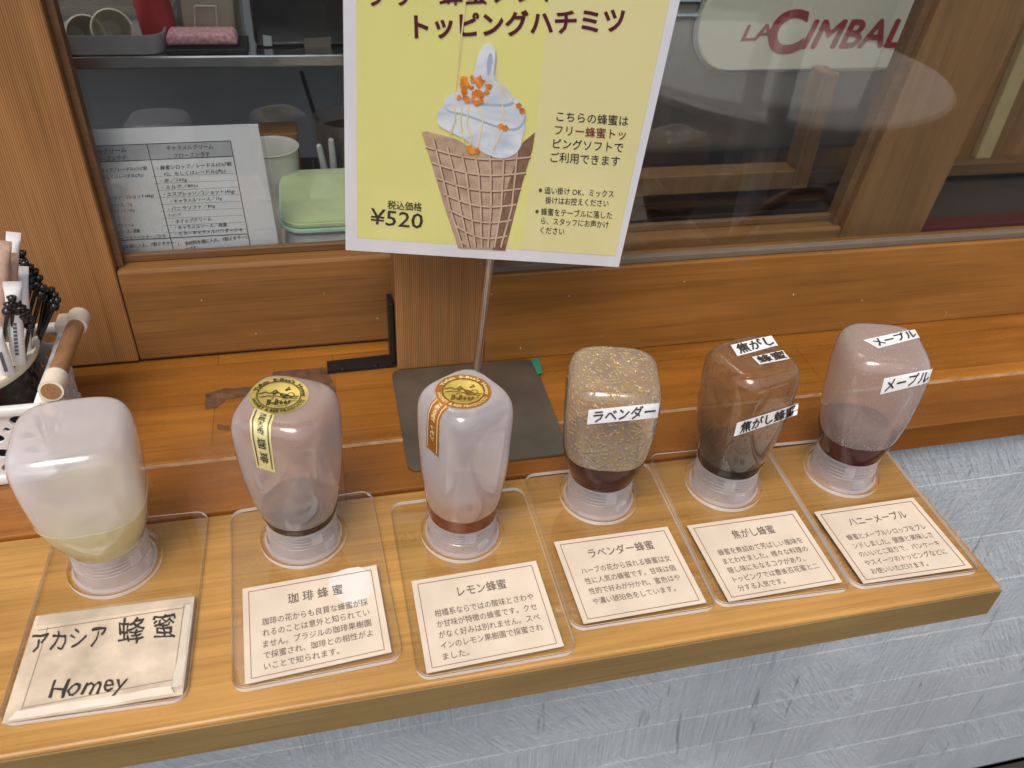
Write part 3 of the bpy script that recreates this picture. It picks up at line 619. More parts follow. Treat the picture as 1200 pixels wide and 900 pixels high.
pp = thing('parasol_pole', (1.02, -.25, -.90), 'white parasol pole standing by the round table, mirrored in glass', 'pole')
bm = nb(); tube(bm, [(1.02, -.25, -.86), (1.02, -.25, 1.3)], .024, 18); obj('pole', bm, plain('pole white', (.78, .80, .82), .35), pp, .6)
bm = nb(); lathe(bm, [(.22, 0), (.22, .03), (.05, .045), (.04, .12), (.03, .12)], 36, c=(1.02, -.25, -.90)); obj('base', bm, M_grey, pp, .6)
ch = thing('cafe_chair', (.86, -.02, -.90), 'brown bentwood chair beside the round table, mirrored in glass', 'chair')
M_chair = plain('chair wood', (.16, .07, .03), .4)
bm = nb(); lathe(bm, [(.19, .43), (.20, .435), (.20, .455), (.185, .465), (.0005, .46)], 36, c=(.86, -.02, -.90)); obj('seat', bm, M_chair, ch, .6)
for sx in (-1, 1):
    for sy in (-1, 1):
        bm = nb(); tube(bm, [(.86 + sx * .19, -.02 + sy * .19, -.89), (.86 + sx * .135, -.02 + sy * .135, -.466)], .012, 10, .015); obj('leg', bm, M_chair, ch, .6)
bm = nb(); tube(bm, [(.86 + .175 * math.cos(a), .02 + .12 + .03 * math.sin(a), -.45 + .36 * math.sin(a)) for a in [PI * k / 20 for k in range(21)]], .013, 12)
obj('backrest', bm, M_chair, ch, .6)
bm = nb(); tube(bm, [(.86 + .10 * math.cos(a), .02 + .12 + .02 * math.sin(a), -.45 + .25 * math.sin(a)) for a in [PI * k / 20 for k in range(21)]], .010, 12)
obj('inner_bow', bm, M_chair, ch, .6)

# ================================================================== BRACKET, SIGN STAND, POSTER
bk = thing('angle_bracket', (.03, .703, ZL), 'black metal angle bracket screwed to ledge beside window post', 'bracket')
bm = nb(); q = [at(*p, z=ZL + .001) for p in ((383, 426), (463, 417), (464, 430), (384, 438))]
b_ = nb(); A = [b_.verts.new(p) for p in q]; f = b_.faces.new(A); e = bmesh.ops.extrude_face_region(b_, geom=[f]); bmesh.ops.translate(b_, verts=[v for v in e['geom'] if isinstance(v, bmesh.types.BMVert)], vec=(0, 0, .003)); bmesh.ops.recalc_face_normals(b_, faces=b_.faces); merge(bm, b_)
obj('flat_arm', bm, M_black, bk)
bm = nb(); xv = .0605; box(bm, xv - .0025, xv + .0025, .693, .713, ZL + .0045, at(458, 352, y=.70).z, .0006); obj('upright_arm', bm, M_black, bk)
for u, v in ((402, 431), (440, 427)):
    p = at(u, v, z=ZL + .005); bm = nb(); lathe(bm, [(.0034, 0), (.003, .001), (.0005, .0014)], 16, c=(p.x, p.y, ZL + .0041)); obj('screw', bm, M_blackpl, bk)

st = thing('sign_stand', (.132, .61, ZL), 'sign stand with a dark steel base plate and thin steel pole', 'stand')
bm = nb(); prism(bm, rrect(.150, .150, .009), ZL + .0006, ZL + .0028, Matrix.Translation((.1315, .609, 0)) @ Matrix.Rotation(math.radians(-.6), 4, 'Z'), .0005); obj('base_plate', bm, M_steelp, st, .5)
PW = .24 / .257
BL, BR, TLc = [CAM + (Vector(p) - CAM) * PW for p in ((.021, .691, .142), (.274, .648, .130), (.028, .666, .365))]
PP = Plane(BL, (BR - BL).cross(TLc - BL))
pt = PP.hit(574, 312) - PP.n * .008
pb = at(557, 470, y=.612); 
up_ = (TLc - BL).normalized()
bm = nb(); tube(bm, [(pb.x - .001, .618, ZL + .003), pt, pt + up_ * .30], .0042, 14); obj('pole', bm, M_chrome, st, .6)
bm = nb(); PL.poly(bm, [(622, 421), (631, 419), (636, 437), (630, 439)], .0034); obj('tape', bm, plain('green tape', (.02, .20, .12), .5), st)

po = thing('poster', PP.hit(565, 305), 'laminated yellow soft ice cream price poster on the sign stand', 'poster')
ext = lambda a, b, k: (a[0] + (b[0] - a[0]) * k, a[1] + (b[1] - a[1]) * k)
def edge(p, q, h_): k = (h_ - p[1]) / (q[1] - p[1]); return ext(p, q, k)
TOPV = -95
out = [(402, 0), (405, 293), (725, 313), (797, 0)]
full = [edge(out[1], out[0], TOPV), out[1], out[2], edge(out[2], out[3], TOPV)]
obj('paper', slab(PP, [full[0], full[3], full[2], full[1]], 0, .0006), plain('poster paper', (.86, .86, .90), .3, var=.02, coat=.4), po)
lam = [edge((404, 297), (397, 0), TOPV), (404, 297.5), (728, 318), edge((728, 318), (803, 0), TOPV)]
obj('laminate', slab(PP, [lam[0], lam[3], lam[2], lam[1]], .0012, .0004), clear('laminate film', (.99, .99, .99), 1.45, .9, .06), po)
yq = [edge((418, 279), (417.5, 0), -80), (418, 279), (721, 300), edge((721, 300), (785, 0), -80)]
bm = nb(); PP.poly(bm, yq, .00015); obj('yellow_field', bm, M_yellow, po)
bm = nb(); PP.poly(bm, [(643, 0), (623, 200), (610, 292.5), (721, 300), (785, 0)], .0003); obj('pale_field', bm, M_yellow2, po)
# printed ice cream
def waffle():
    m, n, l, o_ = mat('printed waffle'); p = node(n, 'ShaderNodeBsdfPrincipled', Roughness=.4)
    tc = n.new('ShaderNodeTexCoord'); z = node(n, 'ShaderNodeTexNoise', Scale=70.0, Detail=6.0); l.new(tc.outputs['Object'], z.inputs['Vector'])
    r = ramp(n, [(.3, (.42, .27, .18)), (.7, (.70, .50, .36))]); l.new(z.outputs['Fac'], r.inputs[0]); l.new(r.outputs[0], p.inputs['Base Color']); l.new(p.outputs[0], o_.inputs[0]); return m
Mwl = plain('printed waffle ridge', (.70, .52, .39), .4, var=.12); Mwd = plain('printed waffle groove', (.20, .105, .06), .4, var=.2)
cone = [(494, 155), (500, 154), (535, 163), (560, 178), (585, 187), (605, 180), (614, 165), (627, 155), (624, 175), (612, 215), (600, 262), (592, 294), (537, 291), (520, 240), (505, 190)]
bm = nb(); PP.poly(bm, cone, .00045); obj('printed_cone', bm, waffle(), po)
bm = nb(); PP.poly(bm, [(627, 155), (624, 175), (612, 215), (600, 262), (592, 294), (577, 293), (584, 262), (596, 215), (606, 185), (612, 168)], .0006); obj('cone_shade', bm, plain('printed dark waffle', (.26, .145, .09), .4, var=.3, vscale=90), po)
for dx_, wd_, hh_, mm_, nm_ in ((1.5, 1.6, .00068, Mwd, 'cone_groove'), (0, 1.9, .00078, Mwl, 'cone_ridge')):
    bm = nb()
    for k in range(7):
        v0 = 172 + k * 18.5; lx = 499 + k * 7.0; rx = 622 - k * 5.6
        PP.line(bm, [(lx + (rx - lx) * s_ / 10, v0 + dx_ + 12 * (s_ / 10) + 8 * math.sin(PI * s_ / 10)) for s_ in range(11) if v0 + 12 * s_ / 10 + 8 * math.sin(PI * s_ / 10) < 290], wd_, hh_)
    for k in range(7):
        t = k / 7 + .04; PP.line(bm, [(503 + t * 116 + dx_, 160 + 24 * math.sin(PI * t)), (514 + t * 100 + dx_, 205), (524 + t * 84 + dx_, 245), (540 + t * 52 + dx_, 290)], wd_, hh_)
    obj(nm_, bm, mm_, po)
def cream_mat():
    m, n, l, o_ = mat('printed cream'); p = node(n, 'ShaderNodeBsdfPrincipled', Roughness=.35); p.inputs['Coat Weight'].default_value = .3
    tc = n.new('ShaderNodeTexCoord'); z = node(n, 'ShaderNodeTexNoise', Scale=38.0, Detail=2.0, Distortion=.8); mp = n.new('ShaderNodeMapping'); mp.inputs['Rotation'].default_value = (0, .5, 0); mp.inputs['Scale'].default_value = (.7, 1, 1.6)
    l.new(tc.outputs['Object'], mp.inputs[0]); l.new(mp.outputs[0], z.inputs['Vector'])
    r = ramp(n, [(.3, (.46, .54, .64)), (.5, (.70, .75, .82)), (.7, (.84, .86, .90))]); l.new(z.outputs['Fac'], r.inputs[0]); l.new(r.outputs[0], p.inputs['Base Color']); l.new(p.outputs[0], o_.inputs[0]); return m
M_cream_p = cream_mat(); M_fold = plain('printed cream fold', (.40, .48, .58), .35, var=.1, vscale=45, coat=.3)
LOBES = [[(512, 138), (514, 128), (522, 121), (560, 122), (600, 130), (617, 145), (612, 160), (609, 178), (588, 188), (562, 177), (545, 163), (524, 153), (513, 147)],
         [(520, 124), (521, 115), (532, 108), (560, 100), (592, 106), (611, 120), (616, 132), (612, 146), (600, 152), (575, 145), (545, 133), (526, 130)],
         [(534, 110), (540, 102), (552, 92), (557, 78), (560, 64), (566, 53), (573, 50), (579, 54), (581, 66), (578, 82), (579, 91), (590, 100), (602, 112), (600, 122), (575, 122), (548, 119)]]
for k, L_ in enumerate(LOBES):
    bm = nb(); c0 = (sum(p[0] for p in L_) / len(L_), sum(p[1] for p in L_) / len(L_))
    if k: PP.poly(bm, chaikin([(p[0] + 1.2, p[1] + 3.2) for p in L_]), .0009 + k * .00012 - .00006); obj('cream_fold', bm, M_fold, po); bm = nb()
    PP.poly(bm, chaikin(L_), .0009 + k * .00012); obj('printed_cream', bm, M_cream_p, po)
bm = nb(); PP.poly(bm, chaikin([(574, 60), (578, 66), (575, 86), (571, 90), (570, 74)]), .00122); obj('cream_fold', bm, M_fold, po)
bm = nb()
for pts in ([(532, 120), (534, 140), (528, 158)], [(541, 124), (540, 140), (543, 168)], [(549, 124), (547, 145), (553, 160), (549, 174)], [(560, 122), (566, 140), (562, 158), (560, 172)], [(585, 100), (590, 130), (588, 152), (578, 176)], [(575, 92), (588, 104), (600, 118), (612, 126)]): PP.line(bm, pts, 1.8, .0013)
PP.line(bm, [(545.5, 0), (541, 40), (532, 116)], 1.5, .0013)
obj('printed_syrup', bm, plain('printed syrup', (.78, .66, .36), .3, var=.2), po)
M_top = plain('printed orange', (.74, .22, .03), .4, var=.45, vscale=160)
bm = nb(); rr = random.Random(4)
for k in range(30):
    a = rr.uniform(0, 2 * PI); d_ = rr.uniform(0, 1) ** .6; cx, cyy = 555 + 21 * d_ * math.cos(a), 106 + 16 * d_ * math.sin(a); s = rr.uniform(3, 5.5)
    PP.poly(bm, [(cx + s * math.cos(a + b) * rr.uniform(.6, 1.1), cyy + s * math.sin(a + b) * rr.uniform(.6, 1.1)) for b in (0, 1.3, 2.7, 4, 5.2)], .0014 + k * .00001)
obj('printed_topping', bm, M_top, po); bm = nb()
for (cx, cyy) in ((550, 174), (559, 177), (553, 178), (587, 148), (592, 150), (608, 124), (612, 130)):
    PP.poly(bm, [(cx + 4 * math.cos(b), cyy + 4 * math.sin(b)) for b in (0, 1.2, 2.4, 3.7, 5)], .0014)
    if cx in (553, 592): obj('printed_honey_bead', bm, M_top, po); bm = nb()
obj('printed_honey_bead', bm, M_top, po)
bm = nb(); F = lambda a, b, h: PP.fn(line_quad(a, b, h), .0005)
letters(bm, 'トッピングハチミツ', F((486, 43), (733, 35), 31), bold=.02, fat=.012); letters(bm, 'フリー蜂蜜ソフト', F((432, 6), (654, 0), 30), bold=.004, fat=.02)
obj('title_lettering', bm, M_maroon, po)
bm = nb()
M_pblk = plain('poster black', (.03, .022, .025), .4); letters(bm, 'こちらの蜂蜜は', F((652, 141), (736, 147), 13), fat=.008); pass
letters(bm, 'ピングソフトで', F((648, 173), (730, 178), 13), fat=.008); letters(bm, 'ご利用できます', F((645, 189), (726, 194), 13), fat=.008)
obj('text_lettering', bm, M_pblk, po); bm = nb(); letters(bm, '※ 追い掛け OK、ミックス', F((631, 226), (719, 231), 9.2), fat=.008); letters(bm, '掛けはお控えください', F((639, 238), (713, 242), 9.2), fat=.008)
letters(bm, '※ 蜂蜜をテーブルに落した', F((627, 251), (717, 256), 9.2), fat=.008); letters(bm, 'ら、スタッフにお声かけ', F((634, 262), (713, 267), 9.2), fat=.008); letters(bm, 'ください', F((633, 273), (661, 275), 9.2), fat=.008)
obj('note_lettering', bm, M_pblk, po); bm = nb(); letters(bm, '税込価格', F((454, 244), (494, 247), 11), fat=.012); letters(bm, '¥520', F((433, 262), (495, 268), 25), bold=.008)
obj('price_lettering', bm, M_pblk, po)
bm = nb(); letters(bm, 'フリー蜂蜜トッ', F((650, 157), (733, 163), 13), fat=.012); obj('red_lettering', bm, M_red2, po)

# ================================================================== ACRYLIC STANDS WITH CARDS
BC = [(-.1795, .4755), (-.0365, .4785), (.0915, .4615), (.2165, .481), (.3335, .476), (.4515, .4725)]
TH = .005; ZP0 = .0006
PLATES = [[(62, 612), (241, 601), (221, 818), (2, 847)], [(270, 598), (436, 573), (471, 769), (271, 811)], [(456, 588), (615, 570), (673, 759), (491, 799)],
          [(616, 558), (760, 536), (838, 710), (670, 738)], [(762, 534), (895, 517), (999, 690), (840, 708)], [(899, 521), (1023, 507), (1154, 668), (1000, 688)]]
CARDS = [[(42, 722), (228, 699), (214, 814), (2, 848)], [(284, 690), (441, 662), (459, 764), (287, 802)], [(482, 681), (628, 657), (661, 757), (500, 789)],
         [(649, 635), (782, 617), (828, 706), (684, 731)], [(805, 616), (932, 598), (987, 682), (854, 705)], [(954, 600), (1070, 583), (1140, 665), (1012, 684)]]
SLAB = ['clear acrylic stand with a worn hand-lettered card, leftmost on shelf', 'clear acrylic stand under the bottle with the pale gold strip', 'clear acrylic stand under the bottle with the orange strip',
        'clear acrylic stand with the lavender honey card under the bubbly bottle', 'clear acrylic stand with card under the dark brown bottle', 'clear acrylic stand at the right end of the pale shelf']
TEXT = [None,
        ('珈琲蜂蜜', ['珈琲の花からも良質な蜂蜜が採', 'れるのことは意外と知られてい', 'ません。ブラジルの珈琲果樹園', 'で採蜜され、珈琲との相性がよ', 'いことで知られます。']),
        ('レモン蜂蜜', ['柑橘系ならではの酸味とさわや', 'か甘味が特徴の蜂蜜です。クセ', 'がなく好みは別れません。スペ', 'インのレモン果樹園で採蜜され', 'ました。']),
        ('ラベンダー蜂蜜', ['ハーブの花から採れる蜂蜜は女', '性に人気の蜂蜜です。甘味は個', '性的で好みが分かれ、蜜色はや', 'や濃い琥珀色をしています。']),
        ('焦がし蜂蜜', ['蜂蜜を煮詰めて芳ばしい風味を', 'まとわせました。様々な料理の', '隠し味にもなるコクがあり、', 'トッピングでは豊後百花蜜と二', '分する人気です。']),
        ('ハニーメープル', ['蜂蜜とメープルシロップをブレ', 'ンドしました。健康と美味しさ', 'のいいとこ取りで、パンケーキ', 'やスイーツのトッピングなどに', 'お使いいただけます。'])]
def plate_mesh(quad, hole):
    """one acrylic sheet with rounded corners and a round hole for the cap"""
    TL, TR, BR, BL_ = [at(u, v, z=TH) for u, v in quad]
    c = (TL + TR + BR + BL_) / 4; ux = ((TR - TL) + (BR - BL_)) / 2; uy = ((TL - BL_) + (TR - BR)) / 2
    w_, h_ = ux.length, uy.length; ang = math.atan2(ux.y, ux.x) * .5 + (math.atan2(uy.y, uy.x) - PI / 2) * .5
    h_ = min(h_, .178)
    b_ = nb(); Rm = Matrix.Translation((c.x, c.y, 0)) @ Matrix.Rotation(ang, 4, 'Z')
    o_ = [b_.verts.new(Rm @ Vector((x, y, ZP0))) for x, y in rrect(w_, h_, .010, 8)]
    i_ = [b_.verts.new((hole[0] + .0342 * math.cos(2 * PI * k / 48), hole[1] + .0342 * math.sin(2 * PI * k / 48), ZP0)) for k in range(48)]
    ed = [b_.edges.new((L[k], L[(k + 1) % len(L)])) for L in (o_, i_) for k in range(len(L))]
    bmesh.ops.triangle_fill(b_, use_beauty=True, use_dissolve=False, edges=ed)
    for f in list(b_.faces):
        m_ = f.calc_center_median()
        if (m_.x - hole[0]) ** 2 + (m_.y - hole[1]) ** 2 < .03 ** 2: b_.faces.remove(f)
    e = bmesh.ops.extrude_face_region(b_, geom=b_.faces[:]); bmesh.ops.translate(b_, verts=[v for v in e['geom'] if isinstance(v, bmesh.types.BMVert)], vec=(0, 0, TH - ZP0))
    bmesh.ops.recalc_face_normals(b_, faces=b_.faces)
    rim = [x for x in b_.edges if abs(x.verts[0].co.z - TH) < 1e-6 and abs(x.verts[1].co.z - TH) < 1e-6 and any(abs(f.normal.z) < .5 for f in x.link_faces)]
    bmesh.ops.bevel(b_, geom=rim, offset=.0008, segments=2, affect='EDGES')
    b_.normal_update()
    for f in b_.faces: f.material_index = 1 if abs(f.normal.z) < .98 else 0
    return b_, c
PC = Plane((0, 0, TH), (0, 0, 1))
def sub(q, s0, t0, s1, t1): return [bil(q, s0, t1), bil(q, s1, t1), bil(q, s1, t0), bil(q, s0, t0)]
for i in range(6):
    b_, c = plate_mesh(PLATES[i], BC[i])
    s_ = thing('acrylic_stand', (c.x, c.y, ZP0), SLAB[i], 'stand', 'acrylic stands in a row on the pale shelf')
    obj('plate', b_, [M_acr, M_acre], s_)
    q = CARDS[i]
    cd_ = obj('card', slab(PC, q, .0006, .0005), M_paper if i else M_stain, s_)
    if i:
        bm = nb(); ins = .045
        cs = [bil(q, ins, ins), bil(q, 1 - ins, ins), bil(q, 1 - ins, 1 - ins), bil(q, ins, 1 - ins)]
        PC.line(bm, cs + cs[:1], .8, .00075); obj('border', bm, M_border, cd_)
        bm = nb(); ti, ls = TEXT[i]
        wt = {4: .40, 5: .38, 7: .56}[len(ti)]
        c0 = .53
        letters(bm, ti if i != 1 else '珈 琲 蜂 蜜', PC.fn(sub(q, c0 - wt / 2, .745, c0 + wt / 2, .865), .00075), fat=.012)
        n_ = max(len(x) for x in ls); dy = .125 if len(ls) < 5 else .118
        for k, tx in enumerate(ls):
            t1 = .655 - k * dy; wl = .76 * (len(tx) - (.45 if tx[-1] in '。、' else 0)) / 14
            letters(bm, tx, PC.fn(sub(q, .135, t1 - .085, .135 + wl, t1), .00075), fat=.006)
        obj('lettering', bm, M_inkl, cd_)
    if i == 1:
        bm = nb(); PC.poly(bm, blob([(386, 676), (400, 668), (420, 664), (434, 672), (437, 692), (430, 706), (412, 710), (396, 702), (386, 690)], 1.5), .00068); obj('worn_patch', bm, plain('torn paper', (.70, .65, .60), .8), cd_)
    if i == 0:
        tag(cd_, 'worn hand-lettered card with taped pale edges')
        bm = nb(); strip = [(20, 0)]
        PC.line(bm, [bil(q, .04, .86), bil(q, .97, .90)], 1.0, .0008); PC.line(bm, [bil(q, .10, .12), bil(q, .93, .17)], 1.0, .0008); PC.line(bm, [bil(q, .09, .10), bil(q, .10, .88)], .9, .0008); PC.line(bm, [bil(q, .94, .10), bil(q, .94, .93)], .9, .0008)
        obj('pencil_frame', bm, plain('pencil brown', (.28, .20, .14), .8), cd_)
        bm = nb()
        fnq = lambda a, b, h: PC.fn(line_quad(a, b, h), .0009)
        letters(bm, 'アカシア', fnq((37, 764), (128, 754), 27), fat=.009, shear=.28, wob=.035); letters(bm, '蜂', fnq((138, 753), (172, 749), 33), fat=.007, shear=.18, wob=.035); letters(bm, '蜜', fnq((180, 747), (208, 743), 31), fat=.008, shear=.18, wob=.035)
        obj('latin_lettering', bm, M_ink, cd_); bm = nb(); letters(bm, 'Homey', fnq((56, 819), (152, 808), 31), fat=.006, shear=.45, wob=.035)
        obj('lettering', bm, M_ink, cd_)
        bm = nb()
        for (a_, b2, c2, d2) in (([.02, .90], [.98, .93], [.985, 1.04], [.02, 1.01]),):
            PC.poly(bm, [bil(q, *a_), bil(q, *b2), bil(q, *c2), bil(q, *d2)], .0012)
        PC.poly(bm, [bil(q, .93, .06), bil(q, 1.01, .06), bil(q, 1.01, .95), bil(q, .94, .95)], .0013)
        obj('tape', bm, clear('clear tape', (.96, .96, .95), 1.45, 1.6, .1, body=.14, bodycol=(.72, .66, .58)), cd_)
        bm = nb(); PC.poly(bm, blob([bil(q, .935, .08), bil(q, .99, .1), bil(q, .985, .93), bil(q, .95, .92)], 1.0, 6), .0010); PC.poly(bm, blob([bil(q, .03, .02), bil(q, .95, .03), bil(q, .93, .11), bil(q, .06, .10)], 1.2, 8), .0010)
        obj('worn_edge', bm, plain('pale worn paper', (.70, .62, .51), .8, var=.1), cd_)

# ================================================================== HONEY BOTTLES
def catmull(P, sub_=4):
    out = []
    for i in range(len(P) - 1):
        a, b, c, d = P[max(i - 1, 0)], P[i], P[i + 1], P[min(i + 2, len(P) - 1)]
        for k in range(sub_):
            t = k / sub_; out.append(tuple(.5 * (2 * b[j] + (c[j] - a[j]) * t + (2 * a[j] - 5 * b[j] + 4 * c[j] - d[j]) * t * t + (3 * b[j] - a[j] - 3 * c[j] + d[j]) * t ** 3) for j in range(3)))
    return out + [P[-1]]
RN = .0275
def profile(a, zn, Ht):
    """(radius, height, squareness) from the neck up: r = neck + (a - neck) * g low down, a * fraction round the shoulder"""
    low = [(0, 0, 2.0), (.03, .09, 2.0), (.08, .26, 2.1), (.16, .50, 2.3), (.28, .75, 2.6), (.42, .90, 3.0), (.56, .965, 3.3), (.68, 1.0, 3.5)]
    top = [(.79, 1.0, 3.6), (.865, .985, 3.7), (.915, .955, 3.7), (.950, .91, 3.7), (.976, .845, 3.6), (.992, .765, 3.4), (1.0, .66, 3.1), (.999, .52, 2.7), (.991, .34, 2.4), (.983, .18, 2.1), (.981, .01, 2.0)]
    P = [(RN + (a - RN) * g_, zn + (Ht - zn) * t, n_) for t, g_, n_ in low] + [(a * g_, zn + (Ht - zn) * t, n_) for t, g_, n_ in top]
    return [(max(r, .0003), z, max(1.9, n_)) for r, z, n_ in catmull(P)]
def prof_at(prof, z):
    for A, B in zip(prof, prof[1:]):
        if A[1] <= z <= B[1] and B[1] > A[1]: t = (z - A[1]) / (B[1] - A[1]); return A[0] + (B[0] - A[0]) * t, z, A[2] + (B[2] - A[2]) * t
    return prof[0]
def squircle(phi):
    def f(a, p):
        c, s_ = abs(math.cos(a - phi)), abs(math.sin(a - phi)); n_ = p[2]
        return (c ** n_ + s_ ** n_) ** (-1 / n_)
    return f
def rows_bil(rows, s, t):
    """rows of (u0, v0, u1, v1) from top to bottom, t up"""
    x = (1 - min(max(t, 0), 1)) * (len(rows) - 1); k = min(int(x), len(rows) - 2); f = x - k
    a, b = rows[k], rows[k + 1]; r = [a[i] + (b[i] - a[i]) * f for i in range(4)]
    return r[0] + (r[2] - r[0]) * s, r[1] + (r[3] - r[1]) * s
class Skin:
    """lays a sticker over a bottle wall"""
    def __init__(s, bms): s.t = BVHTree.FromBMesh(bms)
    def hit(s, u, v, h):
        r = ray(u, v).normalized(); loc, nrm, idx, dist = s.t.ray_cast(CAM, r)
        if loc is None: return None
        if nrm.dot(r) > 0: nrm = -nrm
        s.last = dist
        return loc + nrm * h
    def fn(s, q, h):
        def f(a, b):
            u, v = rows_bil(q, a, b) if len(q[0]) == 4 else bil(q, a, b); p_ = s.hit(u, v, h)
            if p_ is None:                                   # sticker end that stands off the wall
                for k in range(1, 30):
                    p_ = s.hit(u - k * 1.0, v + k * .3, h)
                    if p_: return CAM + ray(u, v).normalized() * ((p_ - CAM).length - .0004)
                p_ = CAM + ray(u, v).normalized() * .7
            return p_
        return f
    def patch(s, q, h, nx=14, ny=6):
        b_ = nb(); f = s.fn(q, h); G = [[b_.verts.new(f(i / nx, j / ny)) for i in range(nx + 1)] for j in range(ny + 1)]
        for j in range(ny):
            for i in range(nx): b_.faces.new((G[j][i], G[j][i + 1], G[j + 1][i + 1], G[j + 1][i]))
        return b_
BOT = [  # phi, scale, tilt, honey level, shell material, honey colour, label
    dict(phi=3, H=0.142, zn=0.0335, lev=0.0740, hw=0.0428, tilt=(0, 0), shell=milky('clear-white squeeze plastic', (.90, .87, .90), .54, low=((.86, .83, .66), .055, .105), rimc=(.92, .90, .94), bump=.3, drops=(90, .10, .12, (.95, .93, .93))), honey=(.84, .78, .52),
         lab='milky squeeze bottle of pale yellow honey without any sticker, leftmost'),
    dict(phi=65, H=0.145, zn=0.0315, lev=0.0390, hw=0.0392, tilt=(0, 0), shell=milky('coffee-tinted squeeze plastic', (.66, .53, .49), .52, low=((.32, .31, .345), .048, .092), rimc=(.80, .76, .80), bump=.4, drops=(190, .20, .05, (.85, .80, .72))), honey=(.022, .009, .006),
         lab='upside-down honey bottle with round gold sticker and pale gold strip'),
    dict(phi=29, H=0.15, zn=0.0285, lev=0.0420, hw=0.0357, tilt=(0, 0), shell=milky('lilac squeeze plastic', (.82, .77, .80), .52, low=((.72, .47, .34), .045, .088), rimc=(.88, .85, .90)), honey=(.10, .028, .012),
         lab='upside-down honey bottle with round orange gold sticker and orange strip'),
    dict(phi=74, H=0.143, zn=0.0335, lev=0.0650, hw=0.0388, tilt=(0, -1.2), shell=milky('bubbly squeeze plastic', (.56, .45, .36), .52, resid=(.74, .55, .26), rscale=60, bump=.9, ramp_pos=(.45, .68), rimc=(.76, .66, .48), drops=(360, .60, .42, (1.0, .84, .45))), honey=(.028, .006, .006),
         lab='bubbly golden honey bottle with one white side label'),
    dict(phi=13, H=0.146, zn=0.034, lev=0.0440, hw=0.0382, tilt=(0, -1.8), shell=milky('brown squeeze plastic', (.46, .235, .10), .50, resid=(.27, .135, .06), rscale=90, bump=.35, ramp_pos=(.4, .7), low=((.05, .05, .05), .045, .105), rimc=(.52, .34, .22), drops=(420, .32, .30, (.14, .07, .035))), honey=(.012, .008, .008),
         lab='dark brown honey bottle with two white labels on its top'),
    dict(phi=71, H=0.150, zn=0.0345, lev=0.0570, hw=0.0395, tilt=(0, -2.4), shell=milky('mauve squeeze plastic', (.68, .55, .51), .52, resid=(.68, .57, .51), rscale=80, bump=.4, ramp_pos=(.4, .7), low=((.31, .25, .27), .052, .095), rimc=(.82, .75, .76), drops=(430, .34, .32, (.92, .84, .70))), honey=(.030, .006, .007),
         lab='mauve honey bottle with white labels on top and side, rightmost')]
M_cap = milky('cap plastic', (.84, .82, .88), .38, rough=.10, k=1.9)
def cap_profile(zn):
    k = zn / .0335
    return [(.0005, .0008), (.0300, .0008), (.0308, .0014), (.0308, .0034), (.0300, .0046), (.0290, .0056), (.0284, .0090 * k), (.0280, .0150 * k), (.0279, .0160 * k), (.0273, .0166 * k), (.0271, .0178 * k), (.0276, .0184 * k), (.0276, .0192 * k), (.0271, .0198 * k), (.0271, .0214 * k), (.0276, .0220 * k), (.0276, .0228 * k), (.0271, .0234 * k), (.0271, .0250 * k), (.0276, .0256 * k), (.0276, .0264 * k), (.0272, .0270 * k), (.0272, .0300 * k), (.0281, .0308 * k), (.0281, .0322 * k), (.0275, zn - .0004), (.0005, zn - .0003)]
def gold_disc(skin, cx, cy_, rx, ry, rot, h, r0, r1, seg=48):
    b_ = nb(); rings = []
    ca, sa = math.cos(rot), math.sin(rot)
    def P_(r, a): x, y = r * rx * math.cos(a), r * ry * math.sin(a); return skin.hit(cx + x * ca - y * sa, cy_ + x * sa + y * ca, h)
    N = 5
    for j in range(N + 1):
        r = r0 + (r1 - r0) * j / N
        rings.append([b_.verts.new(P_(max(r, .01), 2 * PI * k / seg)) for k in range(seg)])
    for A, B in zip(rings, rings[1:]):
        for k in range(seg): b_.faces.new((A[k], A[(k + 1) % seg], B[(k + 1) % seg], B[k]))
    if r0 < .02: b_.faces.new(rings[0])
    return b_, P_
def arc_letters(b_, body, skin, P_, r, size, a0, a1, h, flip=False, bold=.02):
    letters(b_, body, lambda s, t: P_(r + (t - .5) * size * (-1 if flip else 1), a0 + (a1 - a0) * s), bold=bold, res=1)
